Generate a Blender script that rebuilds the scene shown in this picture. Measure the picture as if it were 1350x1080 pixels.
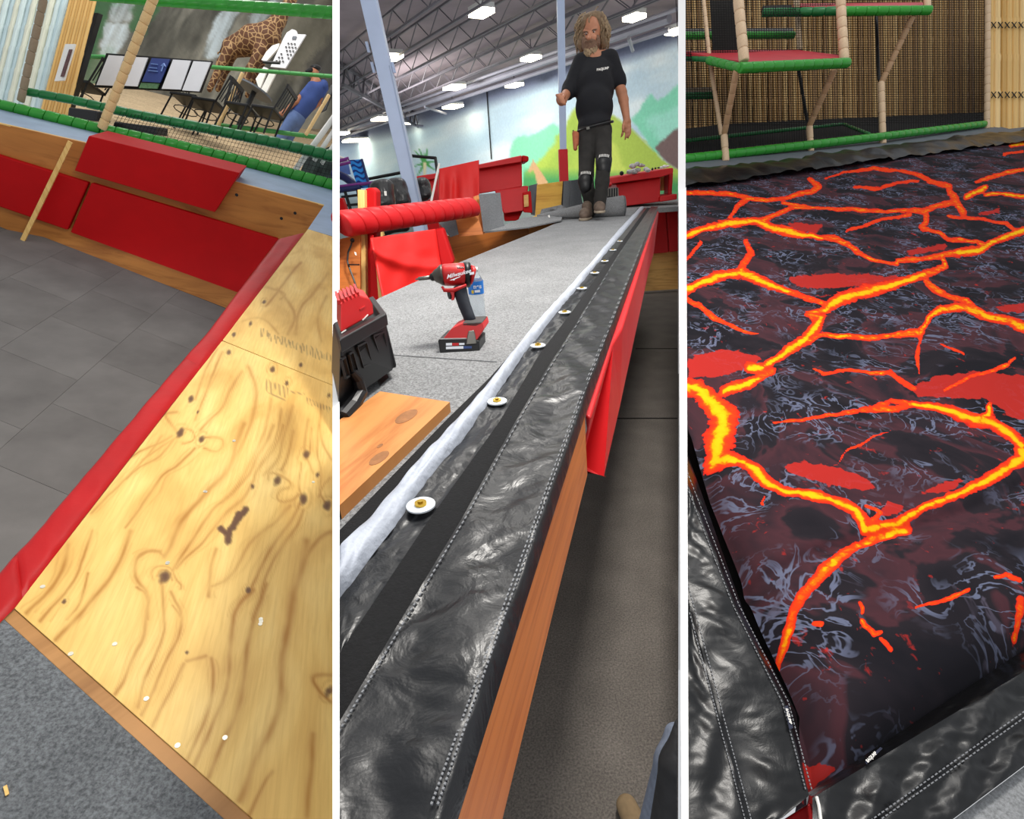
import bpy, bmesh, math, random
import numpy as np
from mathutils import Vector, Matrix

random.seed(7); RNG = np.random.default_rng(11)
for o in list(bpy.data.objects): bpy.data.objects.remove(o)
SC = bpy.context.scene
COL = SC.collection

# ------------------------------------------------------------------ camera
F, CX, CY = 720.0, 675.0, 540.0              # focal length in pixels of the 1350 x 1080 frame
UP2 = -np.array([.061, 1.0, 300 / F]); UP2 /= np.linalg.norm(UP2)   # world up, seen from the camera (x right, y down, z ahead)
FW = np.array([0, 0, 1.0]); FW -= UP2 * FW.dot(UP2); FW /= np.linalg.norm(FW)
RT = np.cross(FW, UP2)
RWC = np.stack([RT, FW, UP2])                # camera -> world rotation
CAM = np.array([0, 0, 1.5])                  # the camera is 1.5 m above the pit floor
cam_data = bpy.data.cameras.new('camera')
cam_data.sensor_fit = 'HORIZONTAL'; cam_data.sensor_width = 36; cam_data.lens = F / 1350 * 36
cam_data.clip_start = .02; cam_data.clip_end = 300
cam = bpy.data.objects.new('camera', cam_data); COL.objects.link(cam)
_m = np.stack([RWC @ np.array([1, 0, 0]), RWC @ np.array([0, -1, 0]), RWC @ np.array([0, 0, -1.])], 1)
cam.matrix_world = Matrix([list(_m[i]) + [CAM[i]] for i in range(3)] + [[0, 0, 0, 1]])
SC.camera = cam

# ------------------------------------------------------------------ light
SC.view_settings.view_transform = 'Standard'; SC.view_settings.look = 'None'
SC.view_settings.gamma = 1; SC.view_settings.use_curve_mapping = False
SC.view_settings.exposure = 0.0
world = bpy.data.worlds.new('hall_light'); SC.world = world; world.use_nodes = True
world.node_tree.nodes['Background'].inputs[0].default_value = (.93, .96, 1, 1)
world.node_tree.nodes['Background'].inputs[1].default_value = .66

def ray(px, py): return RWC @ np.array([(px - CX) / F, (py - CY) / F, 1.0])
def P(px, py, d): return CAM + ray(px, py) * d                     # a point at a given distance ahead
def PL(px, py, pl):                                                # where the line of sight meets a plane
    n, c = pl; r = ray(px, py); return CAM + r * (c - n.dot(CAM)) / n.dot(r)
def depth(p): return (RWC.T @ (np.asarray(p) - CAM))[2]
def plane_pts(a, b, c):
    n = np.cross(b - a, c - a); n /= np.linalg.norm(n); return (n, n.dot(a))
def ground(nd_cam, h):                                             # floor h metres under the camera
    n = RWC @ (nd_cam / np.linalg.norm(nd_cam)); return (n, n.dot(CAM) + h)
def rise(base, px, py, up):                                        # the point above base that is seen at px, py
    r = ray(px, py); w = CAM - base
    a, b, c = r.dot(r), r.dot(up), up.dot(up); d, e = r.dot(w), up.dot(w)
    return CAM + r * ((b * e - c * d) / (a * c - b * b))
def unit(v): v = np.asarray(v, float); return v / np.linalg.norm(v)

def area(name, loc, target, size, power, col=(1, .96, .9), sy=None):
    l = bpy.data.lights.new(name, 'AREA'); l.energy = power; l.size = size; l.color = col
    if sy: l.shape = 'RECTANGLE'; l.size_y = sy
    o = bpy.data.objects.new(name, l); COL.objects.link(o); o.location = loc
    o.rotation_euler = (Vector(target) - Vector(loc)).to_track_quat('-Z', 'Y').to_euler(); return o

# floors of the three bays: the deck of the left bay, of the middle bay, of the right bay
ND1 = np.array([-.35, 1, .555]); ND2 = -UP2; ND3 = np.array([0, 1, .729])
UP1 = RWC @ (-ND1 / np.linalg.norm(ND1)); UP3 = RWC @ (-ND3 / np.linalg.norm(ND3)); UPW = np.array([0, 0, 1.])
G1 = ground(ND1, 1.5); G2 = ground(ND2, .345); GF = ground(ND2, 1.5); G3 = ground(ND3, 1.2)

# unseen ceiling lamps of the three bays, plus lights added to brighten
def bay_lamp(name, px, py, d, up, h, size, power, sy=None, shift=(0, 0, 0), col=(1, .96, .9)):
    b = P(px, py, d); p = b + up * h + np.array(shift)
    return area(name, p, b, size, power, col, sy)
bay_lamp('lamp_bay_left', 260, 700, 2.4, UP1, 3.2, .5, 5, shift=(-.1, .1, 0)).data.spread = math.radians(95)
bay_lamp('added_key', 300, 700, 2.4, UP1, 3.2, .4, 72, shift=(.75, .1, 0))  # added key light that gives the vinyl its highlights
bay_lamp('lamp_bay_left_far', 220, 130, 9, UP1, 4.0, 2.5, 170)
for k, (x, y, d, pw) in enumerate(((1020, 820, 1.4, 1.6), (1230, 640, 2.0, 1.6), (1150, 330, 3.8, 5), (1000, 420, 3.0, 4))):
    bay_lamp('lamp_bay_right', x, y, d, UP3, 3.2, .45, pw, sy=1.0, col=(.95, .97, 1))
bay_lamp('lamp_bay_right_far', 1180, 150, 5.2, UP3, 4.2, 1.6, 46)
for p, w_, pw in (((-.5, 3.7, 5.2), .3, 9), ((.9, 4.6, 5.4), .6, 10), ((0, 8.4, 5.3), .7, 40)): area('lamp_bay_middle', p, (p[0] * .5, p[1] * .3, 1), w_, pw, sy=1.2)
area('fill_over_pit', (.35, 1.6, 4.4), (.3, 1.5, 0), 1.2, 20)  # added fill light, brightens the dark pit floor
area('fill_behind', (0, -1.2, 3.2), (0, .6, 1.5), .8, 9)  # added fill behind the camera, whitens the near ends of the dividers

# ------------------------------------------------------------------ mesh helpers
def obj(name, verts, faces, mat, parent=None, smooth=False, uv=None, bevel=0, origin=None, attrs=None):
    v = np.asarray(verts, float)
    if parent is not None: org = np.array(parent['_org']) if '_org' in parent.keys() else np.array(parent.location)
    elif origin is not None: org = np.asarray(origin, float)
    else: org = np.array([v[:, 0].mean(), v[:, 1].mean(), v[:, 2].min()])
    me = bpy.data.meshes.new(name); me.from_pydata([tuple(p) for p in (v - org)], [], [tuple(f) for f in faces])
    if uv is not None:
        e1, e2 = uv; u = v - v[0]; uu = np.stack([u @ unit(e1), u @ unit(e2)], 1)
        lay = me.uv_layers.new(name='UVMap'); li = np.empty(len(me.loops), int); me.loops.foreach_get('vertex_index', li)
        lay.data.foreach_set('uv', uu[li].astype(np.float32).ravel())
    for k, a in (attrs or {}).items():
        a = np.asarray(a, np.float32)
        if a.ndim == 1: me.attributes.new(k, 'FLOAT', 'POINT').data.foreach_set('value', a)
        else:
            if a.shape[1] == 3: a = np.concatenate([a, np.ones((len(a), 1), np.float32)], 1)
            me.attributes.new(k, 'FLOAT_COLOR', 'POINT').data.foreach_set('color', a.ravel())
    if smooth: me.polygons.foreach_set('use_smooth', [True] * len(me.polygons))
    me.materials.append(mat); me.validate(); me.update()
    bm = bmesh.new(); bm.from_mesh(me); bmesh.ops.recalc_face_normals(bm, faces=bm.faces); bm.to_mesh(me); bm.free()
    o = bpy.data.objects.new(name, me); COL.objects.link(o)
    if parent is not None: o.parent = parent
    else: o.location = org
    o['_org'] = [float(x) for x in org]
    if bevel:
        b = o.modifiers.new('bevel', 'BEVEL'); b.width = bevel; b.segments = 3; b.limit_method = 'ANGLE'; b.angle_limit = .6
    return o
def tag(o, label, cat, group=None):
    o['label'] = label; o['category'] = cat
    if group: o['group'] = group
    return o
def thing(name, label, cat, loc, group=None):
    o = bpy.data.objects.new(name, None); COL.objects.link(o); o.location = tuple(loc); o.empty_display_size = .05
    o['_org'] = [float(x) for x in loc]; return tag(o, label, cat, group)
def struct(o, label=None, cat=None):
    o['kind'] = 'structure'
    if label: o['label'] = label
    if cat: o['category'] = cat
    return o

def prism(pts, vec):                                               # polygon swept along vec
    pts = np.asarray(pts, float); n = len(pts); v = np.concatenate([pts, pts + np.asarray(vec, float)])
    f = [tuple(range(n)), tuple(range(2 * n - 1, n - 1, -1))] + [(i, (i + 1) % n, n + (i + 1) % n, n + i) for i in range(n)]
    return v, f
def join(*vf):
    V, Fs, k = [], [], 0
    for v, f in vf:
        V.append(np.asarray(v, float)); Fs += [tuple(i + k for i in q) for q in f]; k += len(v)
    return np.concatenate(V), Fs
def frame_of(d):
    d = unit(d); a = np.array([0, 0, 1.]) if abs(d[2]) < .9 else np.array([1., 0, 0])
    x = unit(np.cross(a, d)); return x, np.cross(d, x), d
def tube(pts, rad, seg=10, cap=True, sq=1.0):
    pts = [np.asarray(p, float) for p in pts]; n = len(pts)
    if np.isscalar(rad): rad = [rad] * n
    V, Fs = [], []; x = None
    for i in range(n):
        d = unit(pts[min(i + 1, n - 1)] - pts[max(i - 1, 0)])
        if x is None: x, y, _ = frame_of(d)
        else: x = unit(x - d * x.dot(d)); y = np.cross(d, x)
        for k in range(seg):
            a = 2 * math.pi * k / seg; V.append(pts[i] + rad[i] * (x * math.cos(a) + y * sq * math.sin(a)))
    for i in range(n - 1):
        for k in range(seg):
            a, b = i * seg + k, i * seg + (k + 1) % seg; Fs.append((a, b, b + seg, a + seg))
    if cap: Fs += [tuple(range(seg - 1, -1, -1)), tuple(range((n - 1) * seg, n * seg))]
    return np.array(V), Fs
def beam(a, b, w, h, up=UPW):                                      # square bar from a to b
    a, b = np.asarray(a, float), np.asarray(b, float); d = unit(b - a); s = unit(np.cross(d, up)); u = np.cross(s, d)
    return prism([a - s * w / 2 - u * h / 2, a + s * w / 2 - u * h / 2, a + s * w / 2 + u * h / 2, a - s * w / 2 + u * h / 2], b - a)
def ball(c, r, seg=12, rings=8):
    c = np.asarray(c, float); r = np.ones(3) * r; V, Fs = [], []
    for i in range(rings + 1):
        t = math.pi * i / rings
        for k in range(seg):
            a = 2 * math.pi * k / seg; V.append(c + r * np.array([math.sin(t) * math.cos(a), math.sin(t) * math.sin(a), math.cos(t)]))
    for i in range(rings):
        for k in range(seg): Fs.append((i * seg + k, i * seg + (k + 1) % seg, (i + 1) * seg + (k + 1) % seg, (i + 1) * seg + k))
    return np.array(V), Fs
def disc(c, n, r, t, seg=20):
    return tube([np.asarray(c), np.asarray(c) + unit(n) * t], r, seg)
def grid(nx, ny, fn):                                              # fn(arrays s, t in 0..1) -> points
    s, t = np.meshgrid(np.linspace(0, 1, nx), np.linspace(0, 1, ny)); pts = fn(s.ravel(), t.ravel())
    i = (np.arange(ny - 1)[:, None] * nx + np.arange(nx - 1)[None]).ravel()
    return pts, np.stack([i, i + 1, i + nx + 1, i + nx], 1).tolist()
def rays(px, py):
    c = np.stack([(np.asarray(px) - CX) / F, (np.asarray(py) - CY) / F, np.ones_like(np.asarray(px, float))], -1); return c @ RWC.T
def PLs(px, py, pl):
    n, c = pl; r = rays(px, py); return CAM + r * ((c - n.dot(CAM)) / (r @ n))[:, None]
def Ps(px, py, d): return CAM + rays(px, py) * np.asarray(d)[:, None]

def vnoise(x, y, seed=0):                                          # smooth value noise, -1..1
    def h(i, j): return np.modf(np.abs(np.sin(i * 127.1 + j * 311.7 + seed * 74.7) * 43758.5453))[0] * 2 - 1
    i, j = np.floor(x), np.floor(y); u, v = x - i, y - j; u, v = u * u * (3 - 2 * u), v * v * (3 - 2 * v)
    return (h(i, j) * (1 - u) + h(i + 1, j) * u) * (1 - v) + (h(i, j + 1) * (1 - u) + h(i + 1, j + 1) * u) * v
def fbm(x, y, seed=0, o=4): return sum(vnoise(x * 2 ** k, y * 2 ** k, seed + k) / 2 ** k for k in range(o)) / 1.8
def inpoly(px, py, poly):
    ins = np.zeros(px.shape, bool); n = len(poly)
    for i in range(n):
        (x0, y0), (x1, y1) = poly[i], poly[(i + 1) % n]
        if y0 == y1: continue
        c = ((y0 > py) != (y1 > py)) & (px < (x1 - x0) * (py - y0) / (y1 - y0) + x0); ins ^= c
    return ins
def segdist(px, py, a, b):
    dx, dy = b[0] - a[0], b[1] - a[1]; L = dx * dx + dy * dy + 1e-9
    t = np.clip(((px - a[0]) * dx + (py - a[1]) * dy) / L, 0, 1); return np.hypot(px - a[0] - t * dx, py - a[1] - t * dy), t

# surface of a signed distance field (naive surface nets): used for bodies and soft shapes
def surface_nets(f, org, h):
    s = f < 0; nx, ny, nz = f.shape; idx = -np.ones((nx - 1, ny - 1, nz - 1), int)
    acc = np.zeros((nx - 1, ny - 1, nz - 1, 3)); cnt = np.zeros((nx - 1, ny - 1, nz - 1))
    corners = [(i, j, k) for i in (0, 1) for j in (0, 1) for k in (0, 1)]
    sl = lambda c: tuple(slice(c[q], f.shape[q] - 1 + c[q]) for q in range(3))
    for a in corners:
        for ax in range(3):
            if a[ax]: continue
            b = list(a); b[ax] = 1; fa, fb = f[sl(a)], f[sl(b)]; m = (fa < 0) != (fb < 0)
            t = np.where(m, fa / np.where(m, fa - fb, 1), 0); cnt += m
            for q in range(3): acc[..., q] += m * (a[q] + (t if q == ax else 0))
    cells = cnt > 0; idx[cells] = np.arange(cells.sum())
    I = np.argwhere(cells); V = (I + acc[cells] / cnt[cells][:, None]) * h + org; Fs = []
    for ax in range(3):
        u, v = (ax + 1) % 3, (ax + 2) % 3
        lo = [slice(1, -1)] * 3; hi = [slice(1, -1)] * 3; lo[ax] = slice(0, -1); hi[ax] = slice(1, None)
        a, b = s[tuple(lo)], s[tuple(hi)]; E = np.argwhere(a != b)
        if not len(E): continue
        base = E + 1; base[:, ax] -= 1; flip = a[tuple(E.T)]
        def at(du, dv):
            q = base.copy(); q[:, u] -= du; q[:, v] -= dv; return idx[tuple(q.T)]
        Q = np.stack([at(1, 1), at(0, 1), at(0, 0), at(1, 0)], 1); Q[~flip] = Q[~flip][:, ::-1]; Fs.append(Q)
    return V, np.concatenate(Fs).tolist()
def cone_sdf(X, a, b, ra, rb):
    a, b = np.asarray(a, float), np.asarray(b, float); d = b - a; t = np.clip(((X - a) @ d) / (d.dot(d) + 1e-12), 0, 1)
    return np.linalg.norm(X - a - t[..., None] * d, axis=-1) - (ra + (rb - ra) * t)
def ell_sdf(X, c, r):
    q = (X - np.asarray(c, float)); r = np.asarray(r, float); k0 = np.linalg.norm(q / r, axis=-1); k1 = np.linalg.norm(q / r ** 2, axis=-1)
    return k0 * (k0 - 1) / np.maximum(k1, 1e-9)
def blob(prims, h=.008, k=.02, cut=None):
    """prims: ('c', a, b, ra, rb) tapered limbs or ('e', centre, radii) ellipsoids, blended into one closed surface"""
    lo = np.full(3, 1e9); hi = -lo
    for p in prims:
        if p[0] == 'c': q = [np.asarray(p[1]) - p[3], np.asarray(p[2]) - p[4], np.asarray(p[1]) + p[3], np.asarray(p[2]) + p[4]]
        else: q = [np.asarray(p[1]) - np.asarray(p[2]), np.asarray(p[1]) + np.asarray(p[2])]
        lo = np.minimum(lo, np.min(q, 0)); hi = np.maximum(hi, np.max(q, 0))
    lo -= 3 * h + k; hi += 3 * h + k; n = np.ceil((hi - lo) / h).astype(int) + 1
    ax = [lo[q] + np.arange(n[q]) * h for q in range(3)]; f = np.full(tuple(n), 1.0)
    for p in prims:
        if p[0] == 'c': mn = np.minimum(np.asarray(p[1]) - p[3], np.asarray(p[2]) - p[4]); mx = np.maximum(np.asarray(p[1]) + p[3], np.asarray(p[2]) + p[4])
        else: mn, mx = np.asarray(p[1]) - np.asarray(p[2]), np.asarray(p[1]) + np.asarray(p[2])
        i0 = np.maximum(((mn - lo) / h - k / h - 3).astype(int), 0); i1 = np.minimum(((mx - lo) / h + k / h + 4).astype(int), n)
        s = tuple(slice(i0[q], i1[q]) for q in range(3)); X = np.stack(np.meshgrid(*[ax[q][s[q]] for q in range(3)], indexing='ij'), -1)
        d = cone_sdf(X, *p[1:5]) if p[0] == 'c' else ell_sdf(X, p[1], p[2]); g = f[s]
        w = np.clip(.5 + .5 * (g - d) / k, 0, 1); f[s] = g * (1 - w) + d * w - k * w * (1 - w)
    if cut is not None:
        X = np.stack(np.meshgrid(*ax, indexing='ij'), -1)
        for c, nrm in cut: f = np.maximum(f, (X - np.asarray(c)) @ unit(nrm))
    return surface_nets(f, lo, h)

# ------------------------------------------------------------------ materials (all node based)
def lin(c):
    c = np.asarray(c, float) / 255; return tuple(np.where(c <= .04045, c / 12.92, ((c + .055) / 1.055) ** 2.4)) + (1.,)
class NT:
    def __init__(s, name):
        s.m = bpy.data.materials.new(name); s.m.use_nodes = True; s.t = s.m.node_tree
        s.b = s.t.nodes['Principled BSDF']
    def n(s, t, **kw):
        x = s.t.nodes.new(t)
        for k, v in kw.items(): setattr(x, k, v)
        return x
    def l(s, a, b): s.t.links.new(a, b)
    def coord(s, kind='Object'): return s.n('ShaderNodeTexCoord').outputs[kind]
    def mapping(s, vec, sc):
        m = s.n('ShaderNodeMapping'); m.inputs['Scale'].default_value = sc; s.l(vec, m.inputs['Vector']); return m.outputs[0]
    def noise(s, vec, scale, detail=3, rough=.55, dist=0):
        x = s.n('ShaderNodeTexNoise'); x.inputs['Scale'].default_value = scale; x.inputs['Detail'].default_value = detail
        x.inputs['Roughness'].default_value = rough; x.inputs['Distortion'].default_value = dist; s.l(vec, x.inputs['Vector']); return x.outputs['Fac']
    def ramp(s, fac, stops, interp='LINEAR'):
        r = s.n('ShaderNodeValToRGB'); e = r.color_ramp.elements; r.color_ramp.interpolation = interp
        while len(e) < len(stops): e.new(.5)
        for q, (p, c) in zip(e, stops): q.position = p; q.color = c if len(c) == 4 else lin(c)
        s.l(fac, r.inputs[0]); return r.outputs[0]
    def mix(s, fac, a, b, blend='MIX'):
        x = s.n('ShaderNodeMix', data_type='RGBA', blend_type=blend)
        for v, i in ((fac, 0), (a, 6), (b, 7)):
            if isinstance(v, (int, float)): x.inputs[i].default_value = v
            elif isinstance(v, tuple): x.inputs[i].default_value = v
            else: s.l(v, x.inputs[i])
        return x.outputs[2]
    def math(s, op, a, b=0.0):
        x = s.n('ShaderNodeMath', operation=op)
        for v, i in ((a, 0), (b, 1)):
            if isinstance(v, (int, float)): x.inputs[i].default_value = v
            else: s.l(v, x.inputs[i])
        return x.outputs[0]
    def attr(s, name, out='Fac'): return s.n('ShaderNodeAttribute', attribute_name=name).outputs[out]
    def bump(s, h, strength, dist=.01):
        x = s.n('ShaderNodeBump'); x.inputs['Strength'].default_value = strength; x.inputs['Distance'].default_value = dist
        s.l(h, x.inputs['Height']); s.l(x.outputs[0], s.b.inputs['Normal']); return x.outputs[0]
    def fin(s, col=None, rough=.6, metal=0, spec=.4):
        if col is not None: s.l(col, s.b.inputs['Base Color'])
        if isinstance(rough, (int, float)): s.b.inputs['Roughness'].default_value = rough
        else: s.l(rough, s.b.inputs['Roughness'])
        s.b.inputs['Metallic'].default_value = metal; s.b.inputs['Specular IOR Level'].default_value = spec; return s.m
def sc(c, k): return tuple(min(1, x * k) for x in c[:3]) + (1.,)
def plain(name, c, rough=.55, var=.12, scale=6, bump=0, bscale=60, metal=0, spec=.4, bdist=.003):
    t = NT(name); co = t.coord(); L = lin(c)
    col = t.ramp(t.noise(co, scale, 4), [(.3, sc(L, 1 - var)), (.7, sc(L, 1 + var))])
    if bump: t.bump(t.noise(co, bscale, 4), bump, bdist)
    return t.fin(col, rough, metal, spec)
def carpet(name, c, var=.45, scale=260, big=.1):
    t = NT(name); co = t.coord(); L = lin(c)
    a = t.noise(co, scale, 3, .7); b = t.noise(co, 5, 3)
    c1 = t.ramp(a, [(.34, sc(L, 1 - var)), (.66, sc(L, 1 + var))]); c2 = t.ramp(b, [(.3, (1 - big,) * 3 + (1,)), (.7, (1 + big,) * 3 + (1,))])
    t.bump(a, .5, .004); return t.fin(t.mix(1.0, c1, c2, 'MULTIPLY'), .95, 0, .15)
def wood(name, light, dark, sx=1.3, sy=22, knots=True, rough=.5, dist=1.2, spec=.3):
    t = NT(name); uv = t.coord('UV'); m = t.mapping(uv, (sx, sy, 1))
    a = t.noise(m, 1, 5, .6, dist); col = t.ramp(a, [(.3, dark), (.52, light), (.75, tuple(np.clip(np.array(light) * 1.06, 0, 255)))])
    big = t.noise(t.mapping(uv, (1.2, 3, 1)), 1.4, 2); col = t.mix(t.ramp(big, [(.4, (0, 0, 0, 1)), (.75, (.45, .45, .45, 1))]), col, lin(dark))
    if knots:
        v = t.n('ShaderNodeTexVoronoi'); v.inputs['Scale'].default_value = 4.2; t.l(t.mapping(uv, (.7, 1.4, 1)), v.inputs['Vector'])
        col = t.mix(t.ramp(v.outputs['Distance'], [(.03, (.85, .85, .85, 1)), (.09, (0, 0, 0, 1))]), col, lin(np.array(dark) * .42))
    t.bump(a, .15, .003); return t.fin(col, rough, 0, spec)
def vinyl(name, c, rough=.28, wr=.5, wscale=9, weave=True, spec=.5, var=.2, aniso=(1, 1, 1)):
    t = NT(name); co = t.coord(); L = lin(c); m = t.mapping(co, aniso)
    w = t.noise(m, wscale, 4, .5, 1.0); h = w
    if weave:
        ck = t.n('ShaderNodeTexNoise'); ck.inputs['Scale'].default_value = 420; t.l(co, ck.inputs['Vector'])
        h = t.math('ADD', w, t.math('MULTIPLY', ck.outputs['Fac'], .035))
    col = t.ramp(t.noise(co, 14, 3), [(.3, sc(L, 1 - var)), (.7, sc(L, 1 + var))])
    t.bump(h, wr, .03); return t.fin(col, rough, 0, spec)
def painted(name, attr='paint', rough=.75, var=.07, scale=9, bump=0):
    t = NT(name); co = t.coord(); n = t.noise(co, scale, 5)
    col = t.mix(1.0, t.attr(attr, 'Color'), t.ramp(n, [(.3, (1 - var,) * 3 + (1,)), (.7, (1 + var,) * 3 + (1,))]), 'MULTIPLY')
    if bump: t.bump(n, bump, .01)
    return t.fin(col, rough, 0, .25)
def glow(name, c, s):
    t = NT(name); t.b.inputs['Emission Color'].default_value = lin(c); t.b.inputs['Emission Strength'].default_value = s
    co = t.coord(); return t.fin(t.ramp(t.noise(co, 3), [(0, c), (1, c)]), .4)
def linear_cols(c):
    c = np.clip(np.asarray(c, float), 0, 255) / 255; return np.where(c <= .04045, c / 12.92, ((c + .055) / 1.055) ** 2.4)

MT = {}
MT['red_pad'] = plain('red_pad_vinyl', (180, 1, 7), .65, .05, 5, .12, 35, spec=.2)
MT['red_pad_bright'] = plain('bright_red_vinyl', (198, 20, 26), .5, .07, 5, .18, 12, bdist=.01)
MT['red_sheet'] = plain('red_sheet', (224, 34, 30), .5, .06, 4, .2, 7, bdist=.02)
MT['red_edge'] = plain('red_edge_vinyl', (166, 14, 18), .5, .09, 6, .2, 22, bdist=.006, spec=.25)
MT['red_plastic'] = plain('red_plastic', (196, 34, 36), .38, .06, 10)
MT['green'] = plain('green_foam', (50, 148, 48), .25, .14, 9, .1, 30)
MT['green_dark'] = plain('dark_green_foam', (32, 116, 60), .3, .14, 9, .1, 30)
MT['green_pale'] = plain('pale_green_foam', (72, 150, 78), .4, .14, 9)
MT['cream'] = plain('cream_foam', (222, 188, 132), .45, .1, 9, .1, 30)
MT['cream_pale'] = plain('pale_cream_foam', (214, 186, 152), .5, .12, 9, .1, 30)
MT['cream_brace'] = plain('tan_foam', (186, 150, 114), .5, .12, 9, .1, 30)
MT['black'] = plain('black_plastic', (15, 15, 17), .4, .2, 12)
MT['black_matte'] = plain('black_fabric', (16, 16, 18), .95, .3, 180, .4, 300)
MT['black_net'] = plain('black_cord', (14, 14, 14), .9, .2, 20)
MT['steel_paint'] = plain('pale_blue_paint', (176, 190, 216), .4, .04, 4)
MT['white'] = plain('white_paint', (248, 248, 248), .8, .01, 2)
MT['white_plastic'] = plain('white_plastic', (236, 234, 228), .5, .04, 8)
MT['grey_carpet'] = carpet('grey_carpet', (134, 135, 136), .45, 250)
MT['grey_carpet1'] = carpet('grey_deck_carpet', (98, 101, 104), .42, 120, .12)
MT['grey_board'] = carpet('dark_grey_carpet', (104, 107, 110), .15, 150)
MT['pit_carpet'] = carpet('dark_pit_carpet', (112, 106, 100), .35, 160, .14)
MT['tan_carpet'] = carpet('tan_carpet', (186, 164, 132), .2, 40)
MT['orange_wood'] = wood('orange_plywood', (206, 124, 58), (164, 86, 36), 1.2, 16)
MT['board_wood'] = wood('fir_board', (214, 126, 62), (178, 92, 42), 3, 60, knots=False, dist=.6)
MT['pale_wood'] = wood('pale_plywood', (226, 180, 108), (190, 138, 74), 1.6, 14)
MT['pit_wood'] = wood('pit_plywood', (186, 122, 58), (150, 90, 38), 1.5, 10, knots=False)
MT['stud'] = wood('pine_stud', (236, 196, 122), (208, 158, 84), 2, 40, knots=False)
MT['bright_ply'] = wood('yellow_plywood', (226, 178, 76), (190, 134, 44), 1.5, 12)
MT['edge_ply'] = wood('plywood_edge', (178, 130, 78), (130, 88, 48), 3, 90, knots=False)
MT['blue_grey'] = plain('blue_grey_ledge', (148, 166, 190), .5, .1, 5)
MT['ledge_grey'] = plain('grey_ledge', (100, 106, 114), .6, .1, 6)
MT['skin'] = plain('skin', (174, 116, 86), .5, .1, 18, .1, 60)
MT['hair'] = plain('grey_brown_hair', (118, 96, 72), .7, .35, 45, .4, 90)
MT['metal'] = plain('grey_metal', (120, 118, 112), .35, .12, 12, metal=.8)
MT['brass'] = plain('brass', (196, 160, 60), .3, .15, 30, metal=.9)

# ================================================================== white partition walls between the three bays
def y_of_z(x, d, z):                                               # pixel row at which a point d ahead has height z
    z0, z1 = P(x, 0, d)[2], P(x, 1000, d)[2]; return (z - z0) / (z1 - z0) * 1000
def partition(name, x0, x1, d0, label):
    v = []; ds = (d0, 8., 14., 46.)
    for d in ds:
        for x in (x0, x1): v += [P(x, max(-60, y_of_z(x, d, 6.4)), d), P(x, y_of_z(x, d, -2.2), d)]
    f = [(0, 1, 3, 2), (12, 14, 15, 13)]
    for k in range(3):
        q = 4 * k; f += [(q, q + 4, q + 5, q + 1), (q + 2, q + 3, q + 7, q + 6), (q, q + 2, q + 6, q + 4), (q + 1, q + 5, q + 7, q + 3)]
    struct(obj(name, v, f, MT['white']), label, 'wall')
def edging(name, x0, x1, ys, pl, lift, label):                     # white edging board along the side of a deck
    up = pl[0] * -1; V = []; dv = RWC @ np.array([0, 1., 0])
    for y in ys:
        a, b = PL(x0, y, pl) + up * lift, PL(x1, y, pl) + up * lift; V += [a, b, b + dv * .12, a + dv * .12]
    f = [(0, 1, 2, 3), tuple(range(len(V) - 1, len(V) - 5, -1))]
    for k in range(len(ys) - 1):
        q = 4 * k; f += [(q + i, q + (i + 1) % 4, q + 4 + (i + 1) % 4, q + 4 + i) for i in range(4)]
    struct(obj(name, V, f, MT['white']), label, 'trim')
partition('wall_left', 438.4, 447.6, 2.5, 'plain white partition wall between plywood deck bay and carpeted deck bay')
partition('wall_right', 894.0, 903.8, 4.4, 'plain white partition wall between carpeted deck bay and lava airbag bay')
edging('trim_3', 438.4, 447.6, (1110, 800, 600, 480, 400, 364), ground(ND2, .345 - .032), 0, 'white edging board along the left side of carpeted deck')
edging('trim_4', 894.0, 903.8, (1110, 850, 600, 450, 350, 290, 252), G3, .03, 'white edging board along the left side of airbag frame')

# ================================================================== MIDDLE BAY
def line(pts):
    p = sorted(pts, key=lambda q: q[1]); xs = np.array([q[0] for q in p], float); ys = np.array([q[1] for q in p], float)
    def f(y):
        y = np.asarray(y, float); r = np.interp(y, ys, xs)
        r = np.where(y > ys[-1], xs[-1] + (y - ys[-1]) * (xs[-1] - xs[-2]) / (ys[-1] - ys[-2]), r)
        return np.where(y < ys[0], xs[0] + (y - ys[0]) * (xs[1] - xs[0]) / (ys[1] - ys[0]), r)
    return f
L0 = line([(451, 700), (589, 556), (646, 500), (693, 447), (774, 357), (838, 279), (841, 275)])
L1 = line([(448, 735), (484, 700), (593, 572), (653, 503), (699, 441), (776, 354), (813, 308), (843, 275)])
L2 = line([(448, 795), (521, 700), (573, 630), (646, 537), (686, 477), (733, 417), (793, 343), (849, 275)])
L3 = line([(448, 876), (563, 700), (659, 563), (713, 470), (753, 417), (804, 343), (853, 275)])
L4 = line([(449, 978), (610, 700), (679, 570), (719, 500), (756, 440), (813, 343), (858, 275)])
L5 = line([(595, 1080), (718, 700), (774, 530), (843, 340), (867, 275)])
L6 = line([(690, 1080), (777, 700), (800, 600), (868, 290)])

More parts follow.
